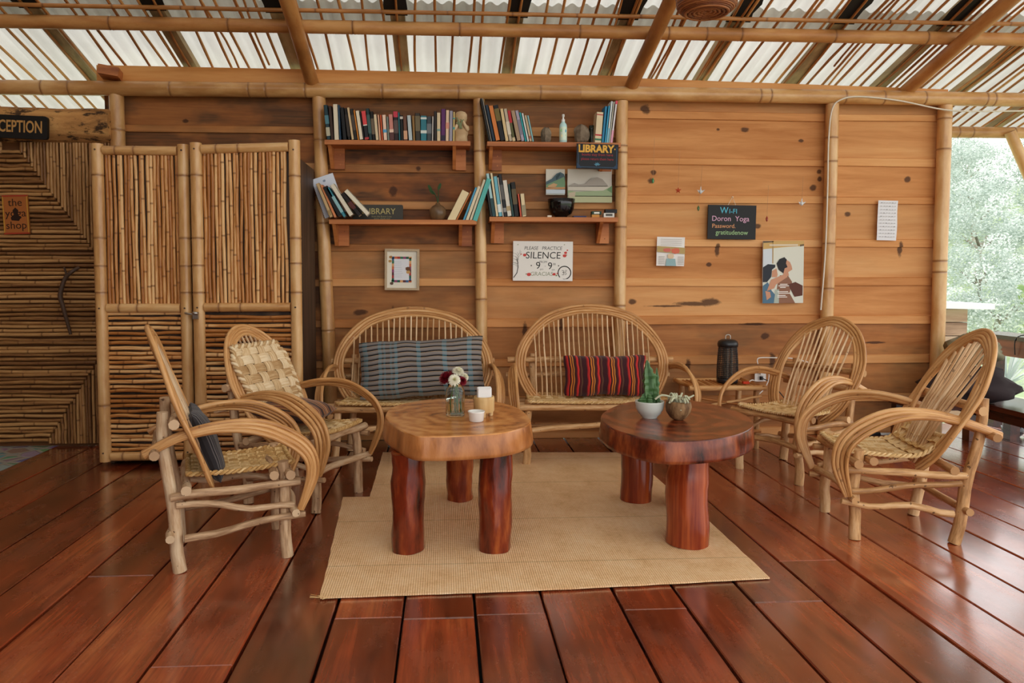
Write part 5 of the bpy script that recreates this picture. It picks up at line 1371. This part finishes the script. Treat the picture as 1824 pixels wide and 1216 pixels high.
# ------------------------------------------------------------------ mats on the floor
def mat_rug(label, poly, z, th, org, fray=False):
    m = MB(); pts = []
    n = len(poly)
    for i in range(n):
        a, b = V((*poly[i], 0)), V((*poly[(i+1) % n], 0)); L = (b-a).length; k = max(2, int(L/.03)); d = (b-a).normalized(); s = V((d.y, -d.x, 0))
        for j in range(k): pts.append(a+(b-a)*j/k+s*.004*mnoise.noise((a+(b-a)*j/k)*11))
    m.prism([(p.x, p.y) for p in pts], 'z', z, z+th)
    o = m.build('straw_mat', M['rug'], loc=(org[0], org[1], z)); tag(o, label, 'mat'); 
    if fray:
        f = MB()
        for k in range(9): a = V((-org[0]+poly[0][0]+R.uniform(-.01, .03), -org[1]+poly[0][1]+R.uniform(-.005, .02), .004)); f.tube([a, a+V((R.uniform(-.05, -.01), R.uniform(-.02, .02), .002))], .0015, 5)
        f.build('fray', M['straw'], o)
    return o
mat_rug('front woven straw mat under both trunk tables', [(-.484, 2.776), (.4, 2.80), (1.325, 2.858), (1.322, 4.06), (.4, 4.05), (-.572, 4.046)], .004, .006, (.4, 2.78), True)
mat_rug('rear woven straw mat reaching back toward the two benches', [(-.425, 4.0), (1.30, 4.02), (1.275, 4.99), (-.44, 5.09)], .0005, .0034, (.4, 4.0))

# ------------------------------------------------------------------ little cane table, insect lamp, outlet
t = thing('cane_side_table', 'low cane side table against the wall carrying the insect lamp', 'side table', (2.0, 5.24, 0))
zt = .445
m = MB()
for k in range(17):
    x = -.235+k*.0295; m.tube([(x, -.19, zt), (x+.004, .17, zt)], .0085, 7)
m.build('top_slats', M['cane'], t)
for a, b, r in (((-.28, -.205, zt-.002), (.275, -.205, zt-.002), .019), ((-.27, .185, zt), (.27, .185, zt), .016), ((-.255, -.22, zt+.002), (-.255, .20, zt+.004), .014), ((.255, -.22, zt+.002), (.255, .20, zt+.004), .014)):
    m = MB(); m.tube(wob(a, b, .006, 8), r, 9); m.build('edge_rail', M['cane'], t)
for x in (-.215, .225):
    for y in (-.17, .155):
        m = MB(); m.tube(wob((x, y, 0), (x, y, zt-.012), .008, 8), .021, 9); m.build('leg', M['willow'], t)
for s in (-1, 1):
    m = MB(); m.tube(wob((-.24, -.19, .30 if s > 0 else .38), (.25, -.19, .38 if s > 0 else .30), .008, 8), .009, 7); m.build('cross_brace', M['cane'], t)
m = MB(); m.tube(wob((-.24, -.19, .13), (.25, -.19, .13), .01, 8), .013, 8); m.build('stretcher', M['cane'], t)
p = aty(1297, 688, 5.20)
t = thing('insect_lamp', 'black caged electric insect lamp standing on the cane side table', 'lamp', (p.x, 5.22, zt+.010))
m = MB(); m.lathe([(.070, 0), (.075, .004), (.075, .03), (.070, .035)], seg=28); m.build('base', M['black_plastic'], t)
m = MB(); m.lathe([(.062, .262), (.072, .266), (.074, .285), (.068, .305), (.045, .318), (.02, .322), (0, .323)], seg=28); m.build('cap', M['black_plastic'], t)
m = MB()
prof = lambda f: .074-.010*f+.004*math.sin(f*math.pi)
for k in range(28):
    an = 2*math.pi*k/28; m.tube([V((prof(f)*math.cos(an), prof(f)*math.sin(an), .033+.23*f)) for f in (0, .25, .5, .75, 1)], .0018, 5)
for k in range(17):
    f = (k+.5)/17; r = prof(f); m.tube([V((r*math.cos(2*math.pi*i/28), r*math.sin(2*math.pi*i/28), .033+.23*f)) for i in range(28)], .0028, 5, closed=True)
m.build('cage', M['black_plastic'], t)
m = MB()
for an in (0, 2.1, 4.2): m.tube([(.028*math.cos(an), .028*math.sin(an), .033), (.028*math.cos(an), .028*math.sin(an), .264)], .012, 10)
m.build('tube_lamps', plain('dull lamp glass', '#8a7a68', .3), t)
m = MB(); m.tube(catmull([(-.018, 0, .318), (-.016, 0, .345), (0, 0, .352), (.016, 0, .345), (.018, 0, .318)], 4), .0035, 6); m.build('hanging_loop', M['metal'], t)
# outlet
a, b = aty(1345, 656, Y_WALL-.012), aty(1364, 679, Y_WALL-.012)
t = thing('wall_outlet', 'white double wall outlet beside the cane side table', 'outlet', ((a.x+b.x)/2, Y_WALL-.012, (a.z+b.z)/2))
m = MB(); m.box((0, .006, 0), (b.x-a.x, .014, a.z-b.z)); m.build('plate', M['white_plastic'], t)
m = MB()
for z in (.022, -.022): m.box((0, -.003, z), (.034, .006, .030))
m.build('sockets', M['white_plastic'], t)
ox, oz = (a.x+b.x)/2, (a.z+b.z)/2
m = MB(); m.box((ox+.004, Y_WALL-.033, oz+.022), (.036, .034, .03)); P0 = V((ox+.006, Y_WALL-.05, oz+.022))
m.tube(catmull([P0, P0+V((.03, -.02, .0)), P0+V((.035, -.01, -.06)), P0+V((0, -.02, -.12)), P0+V((-.05, -.04, -.16)), P0+V((-.08, -.06, -.19))], 6), .004, 7)
tag(m.build('white_plug', M['white_plastic'], loc=P0), 'white plug with cord in the upper socket of the outlet', 'plug')
m = MB(); m.lathe([(.012, -.014), (.014, 0), (.012, .014)], (ox, Y_WALL-.03, oz-.022), 12); P1 = V((ox+.005, Y_WALL-.04, oz-.024))
m.tube(catmull([P1, P1+V((.06, -.02, -.03)), P1+V((.13, 0, -.10)), P1+V((.20, .01, -.18))], 6), .004, 7)
tag(m.build('black_plug', M['black_plastic'], loc=P1), 'black plug with cord in the lower socket of the outlet', 'plug')
pts = [aty(x, y, 5.44) for x, y in ((1350, 648), (1349, 641), (1354, 637), (1380, 637), (1410, 638), (1440, 645))]
m = MB(); m.tube(catmull(pts, 6), .004, 7); tag(m.build('power_line', M['white_plastic'], loc=pts[0]), 'white cord looping along the wall above the outlet', 'cord')
p = aty(1329, 689, 5.15); m = MB(); m.box((p.x, 5.16, zt+.018), (.045, .03, .016), col=lin('#d8452c')); m.tube(catmull([(p.x+.02, 5.16, zt+.018), (p.x+.05, 5.17, zt+.034), (p.x+.09, 5.20, zt+.022)], 5), .004, 6, col=lin('#e6e2da'))
tag(m.build('cord_switch', M['gloss_paint'], loc=(p.x, 5.16, zt+.01)), 'red cord switch lying on the cane side table', 'switch')
p, q = flr(1528, 778), flr(1612, 772)
m = MB(); d = q-p; y = 5.40
m.tube([V((p.x, y, .017)), V((p.x+d.x*.42, y, .017))], .015, 10, col=lin('#1c1c20')); m.tube([V((p.x+d.x*.40, y, .017)), V((q.x, y, .017))], .011, 10, col=lin('#c9c9c6'))
tag(m.build('pole_tool', M['gloss_paint'], loc=(p.x, y, 0)), 'black handled silver pole lying on the floor along the wall', 'pole')

# ------------------------------------------------------------------ hanging rattan lamp shade at the top
c = aty(1259, 9, 3.5)
t = thing('pendant_shade', 'woven brown rattan pendant lampshade hanging at the top of the view', 'lampshade', (c.x, 3.5, c.z))
m = MB()
pr = [(.10, -.035), (.128, -.015), (.136, .0), (.140, .03), (.132, .10), (.10, .18), (.05, .23), (.02, .24)]
for i in range(26):
    f = i/25*(len(pr)-1); k = min(int(f), len(pr)-2); g = f-k; r, z = pr[k][0]+(pr[k+1][0]-pr[k][0])*g, pr[k][1]+(pr[k+1][1]-pr[k][1])*g
    m.tube([V((r*math.cos(2*math.pi*j/30)*(1+.01*(j % 2)*(1 if i % 2 else -1)), r*math.sin(2*math.pi*j/30), z)) for j in range(30)], .0062, 5, closed=True)
for j in range(30):
    an = 2*math.pi*j/30; m.tube([V((r*math.cos(an), r*math.sin(an), z)) for r, z in pr], .004, 5)
for k in range(5): m.tube([V(((.1-k*.02)*math.cos(2*math.pi*j/24), (.1-k*.02)*math.sin(2*math.pi*j/24), -.035+.002*k)) for j in range(24)], .0075, 5, closed=True)
for j in range(12): an = 2*math.pi*j/12; m.tube([(.1*math.cos(an), .1*math.sin(an), -.035), (.016*math.cos(an), .016*math.sin(an), -.028)], .005, 5)
m.build('shade', stick_mat('brown rattan', '#5e3018', '#8a4d28', '#a86a3c', .5), t)
m = MB(); m.tube([(0, 0, .235), (0, 0, cane_z(3.5)-c.z-.01)], .004, 6); m.build('cord', M['black_plastic'], t)

# ------------------------------------------------------------------ right side: deck bench, rail, bag, outbuilding, garden
t = thing('deck_bench', 'dark varnished plank bench at the edge of the deck on the right', 'bench', (4.1, 4.9, 0))
m = MB(); m.box((0, -.35, .30), (.44, 2.3, .035)); m.build('seat_plank', M['bench_wood'], t)
m = MB(); m.box((-.49, .225, .30), (.52, .36, .035)); m.build('corner_plank', M['bench_wood'], t)
for y in (.08, .37):
    m = MB(); m.box((-.70, y, .141), (.06, .06, .282)); m.build('leg', M['bench_wood'], t)
m = MB(); m.box((-.19, -.35, .25), (.035, 2.2, .075)); m.box((.19, -.35, .25), (.035, 2.2, .075)); m.build('apron', M['bench_wood'], t)
for x in (-.16, .16):
    for y in (.32, -1.3):
        m = MB(); m.box((x, y, .14), (.075, .075, .282)); m.build('leg', M['bench_wood'], t)
t = thing('deck_rail', 'broad reddish brown timber rail behind the deck bench', 'rail', (4.52, 5.0, 0))
m = MB(); m.box((.0, -.4, .755), (.30, 2.5, .03)); m.build('top_plank', M['bench_wood'], t)
m = MB(); m.box((-.11, -.4, .675), (.03, 2.5, .135)); m.build('side_board', stick_mat('red brown board', '#4a1c0e', '#74300f', '#8f4420', .35, None, (12, 1.2, 12), 'Object', .06), t)
for y in (.72, -1.5):
    m = MB(); m.box((0.0, y, .37), (.08, .08, .74)); m.build('rail_post', M['bench_wood'], t)
m = MB(); q = [flr(1779, 628, .70), flr(1782, 610, .77), flr(1800, 602, .78), flr(1830, 603, .78)]
q = [V((4.38, 5.36, .63)), V((4.37, 5.34, .76)), V((4.45, 5.28, .79)), V((4.62, 5.2, .775))]
m.tube(catmull(q, 5), .004, 6); tag(m.build('loose_cord', M['black_plastic'], loc=q[0]), 'thin dark cord looped over the deck rail', 'cord')
def lump(name, label, cat, c, sx, sy, sz, mat, seed, rough=.25, seg=22):
    m = MB(); rings = []
    for i in range(13):
        th = math.pi*i/12; ring = []
        for k in range(seg):
            an = 2*math.pi*k/seg; d = V((math.sin(th)*math.cos(an), math.sin(th)*math.sin(an), math.cos(th)))
            g = 1+rough*mnoise.noise(d*1.9+V((seed, 0, 0)))+rough*.5*mnoise.noise(d*4.5+V((0, seed, 0)))
            ring.append(m.vert((d.x*sx*g, d.y*sy*g, max(-sz*.92, d.z*sz*g))))
        rings.append(ring)
    for i in range(12):
        for k in range(seg): m.face((rings[i][k], rings[i+1][k], rings[i+1][(k+1) % seg], rings[i][(k+1) % seg]), sm=True)
    o = m.build(name, mat); o.location = c; return tag(o, label, cat)
cloth_b = plain('dark brown cloth', '#2a1d20', .85); cloth_o = stick_mat('olive canvas', '#5a5642', '#7d785e', '#9a957a', .85, None, (9, 9, 9), 'Object', .3)
lump('jacket', 'crumpled dark brown jacket lying on the deck bench', 'jacket', (3.84, 5.10, .320+.125), .30, .19, .135, cloth_b, 2.2, .45)
lump('backpack', 'olive canvas backpack on top of the dark jacket on the deck bench', 'backpack', (3.86, 5.12, .59+.10), .20, .15, .11, cloth_o, 6.1, .4)
p = flr(1808, 778); t = thing('dustpan', 'black scoop shaped pan lying on the deck under the bench', 'pan', (p.x, p.y+.02, 0), .5)
m = MB(); m.lathe([(.05, .0), (.085, .03), (.10, .075), (.096, .075), (.08, .034), (0, .012)], seg=20, sy=.8); m.build('scoop', M['black_gloss'], t)
m = MB(); m.tube([(.085, -.02, .045), (.16, -.05, .03), (.26, -.09, .02)], .013, 8); m.build('handle', M['black_plastic'], t)
# outbuilding
t = thing('garden_shed', 'low plank shed with a flat white roof down in the garden', 'shed', (5.55, 9.6, -.6))
m = MB(); 
for k in range(8): m.box((0, 0, .14+k*.17), (2.0, 1.6, .16), tint=R.random())
m.build('plank_walls', stick_mat('greyed pink planks', '#8b6a58', '#b3907a', '#cbb09a', .7, None, (1.2, 9, 9), 'Object', .2), t)
m = MB(); m.prism([(-1.3, 1.47), (1.12, 1.42), (1.12, 1.49), (-1.3, 1.56)], 'y', -1.1, 1.1); m.build('roof', M['white_plastic'], t)
# ground and hillside
def ground():
    m = MB(); nx, ny = 40, 40; g = []
    for j in range(ny+1):
        r = []
        for i in range(nx+1):
            x = -20+60*i/nx; y = -10+55*j/ny
            z = -.75+max(0, min(y, 27)-10.5)*.33+.25*mnoise.noise(V((x*.2, y*.2, 0)))
            r.append(m.vert((x, y, z)))
        g.append(r)
    for j in range(ny):
        for i in range(nx): m.face((g[j][i], g[j][i+1], g[j+1][i+1], g[j+1][i]), sm=True)
    tag(m.build('ground', M['ground']), kind='structure')
ground()
def crown_mesh(n, seed, leaf=.09, clumps=26):
    rr = random.Random(seed); m = MB(); cs = []
    for k in range(clumps):
        d = V((rr.gauss(0, 1), rr.gauss(0, 1), rr.gauss(0, .8))).normalized(); cs.append((d*rr.uniform(.45, .9), rr.uniform(.22, .42), rr.random()))
    for k in range(n):
        c, s, t0 = rr.choice(cs); d = V((rr.gauss(0, 1), rr.gauss(0, 1), rr.gauss(0, 1))).normalized()
        p = c+d*s*rr.uniform(.7, 1.0); a = V((rr.gauss(0, 1), rr.gauss(0, 1), rr.gauss(0, .6)-.2)).normalized(); b = a.orthogonal().normalized(); b = Matrix.Rotation(rr.uniform(0, 6.3), 3, a) @ b
        L, w = leaf*rr.uniform(.7, 1.3), leaf*.28; t = max(0, min(1, t0*.55+rr.random()*.6-.05))
        q = [m.vert(v, t) for v in (p, p+a*L*.5+b*w, p+a*L, p+a*L*.5-b*w)]; m.face(q)
    return m
def tree_kind(seed, mat, n=3200, leaf=.10):
    crown = crown_mesh(n, seed, leaf)
    def mk(label, loc, s, trunk_h, grp, nm='garden_tree'):
        t = thing(nm, label, 'tree', loc, R.uniform(0, 6), grp); t.scale = (s, s, s)
        if mk.me is None:
            o = crown.build('foliage', M[mat], t); mk.me = o
        else: o = mk.me.copy(); COL.objects.link(o); o.parent = t
        o.location = (0, 0, trunk_h)
        m = MB(); m.tube(wob((0, 0, -.3), (0, 0, trunk_h), .06, 6), [.07, .065, .06, .055, .05, .045], 8, rough=.15)
        for k in range(4):
            an = k*1.6; m.tube([(0, 0, trunk_h*.8), (.35*math.cos(an), .35*math.sin(an), trunk_h+.15)], .025, 6)
        m.build('trunk', M['trunk'], t)
    mk.me = None
    return mk
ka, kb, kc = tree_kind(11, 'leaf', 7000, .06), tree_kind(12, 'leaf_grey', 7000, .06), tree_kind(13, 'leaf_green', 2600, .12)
def gz(y): return -.75+max(0, min(y, 27)-10.5)*.33
HL = 'pale leafy tree on the overexposed hillside beyond the deck'; HG = 'trees on the hillside beyond the deck'
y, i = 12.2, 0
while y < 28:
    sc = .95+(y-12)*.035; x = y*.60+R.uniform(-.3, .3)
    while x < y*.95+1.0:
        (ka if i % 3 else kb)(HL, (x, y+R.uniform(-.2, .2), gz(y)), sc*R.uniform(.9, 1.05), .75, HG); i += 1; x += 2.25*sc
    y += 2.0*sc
kc('fresh green leafy shrub hanging high at the right beyond the rail', (8.4, 9.4, -.6), .8, 1.5, None, 'garden_shrub')
kc('fresh green low shrub behind the deck bench', (6.2, 6.9, -.75), .5, .55, None, 'garden_shrub')
kc('fresh green shrub at the near right edge of the garden', (8.0, 7.3, -.75), .7, .8, None, 'garden_shrub')
def spiky(loc, s, label, n=70, name='spiky_plant'):
    t = thing(name, label, 'plant', loc); m = MB()
    for k in range(n):
        an = R.uniform(0, 6.28); el = R.uniform(-.1, 1.45); L = s*R.uniform(.75, 1.1); d = V((math.cos(an)*math.cos(el), math.sin(an)*math.cos(el), math.sin(el))); sd = V((-math.sin(an), math.cos(an), 0))*.02*s; c0 = V((0, 0, s*.8)); tt = R.random()
        pts = [c0, c0+d*L*.35, c0+d*L*.7-V((0, 0, .03*s)), c0+d*L-V((0, 0, .14*s))]; ws = (.6, 1, .7, .05)
        r = [(m.vert(p-sd*w, tt), m.vert(p+sd*w, tt)) for p, w in zip(pts, ws)]
        for i in range(3): m.face((r[i][0], r[i][1], r[i+1][1], r[i+1][0]))
    m.build('blades', M['leaf_grey'], t)
    m = MB(); m.tube([(0, 0, -.2), (0, 0, s*.85)], .06*s, 9, rough=.2); m.build('stem', M['trunk'], t)
p = aty(1797, 545, 7.9); spiky((p.x, 7.9, -.6), .72, 'tall pale overexposed spiky plant beside the garden shed')
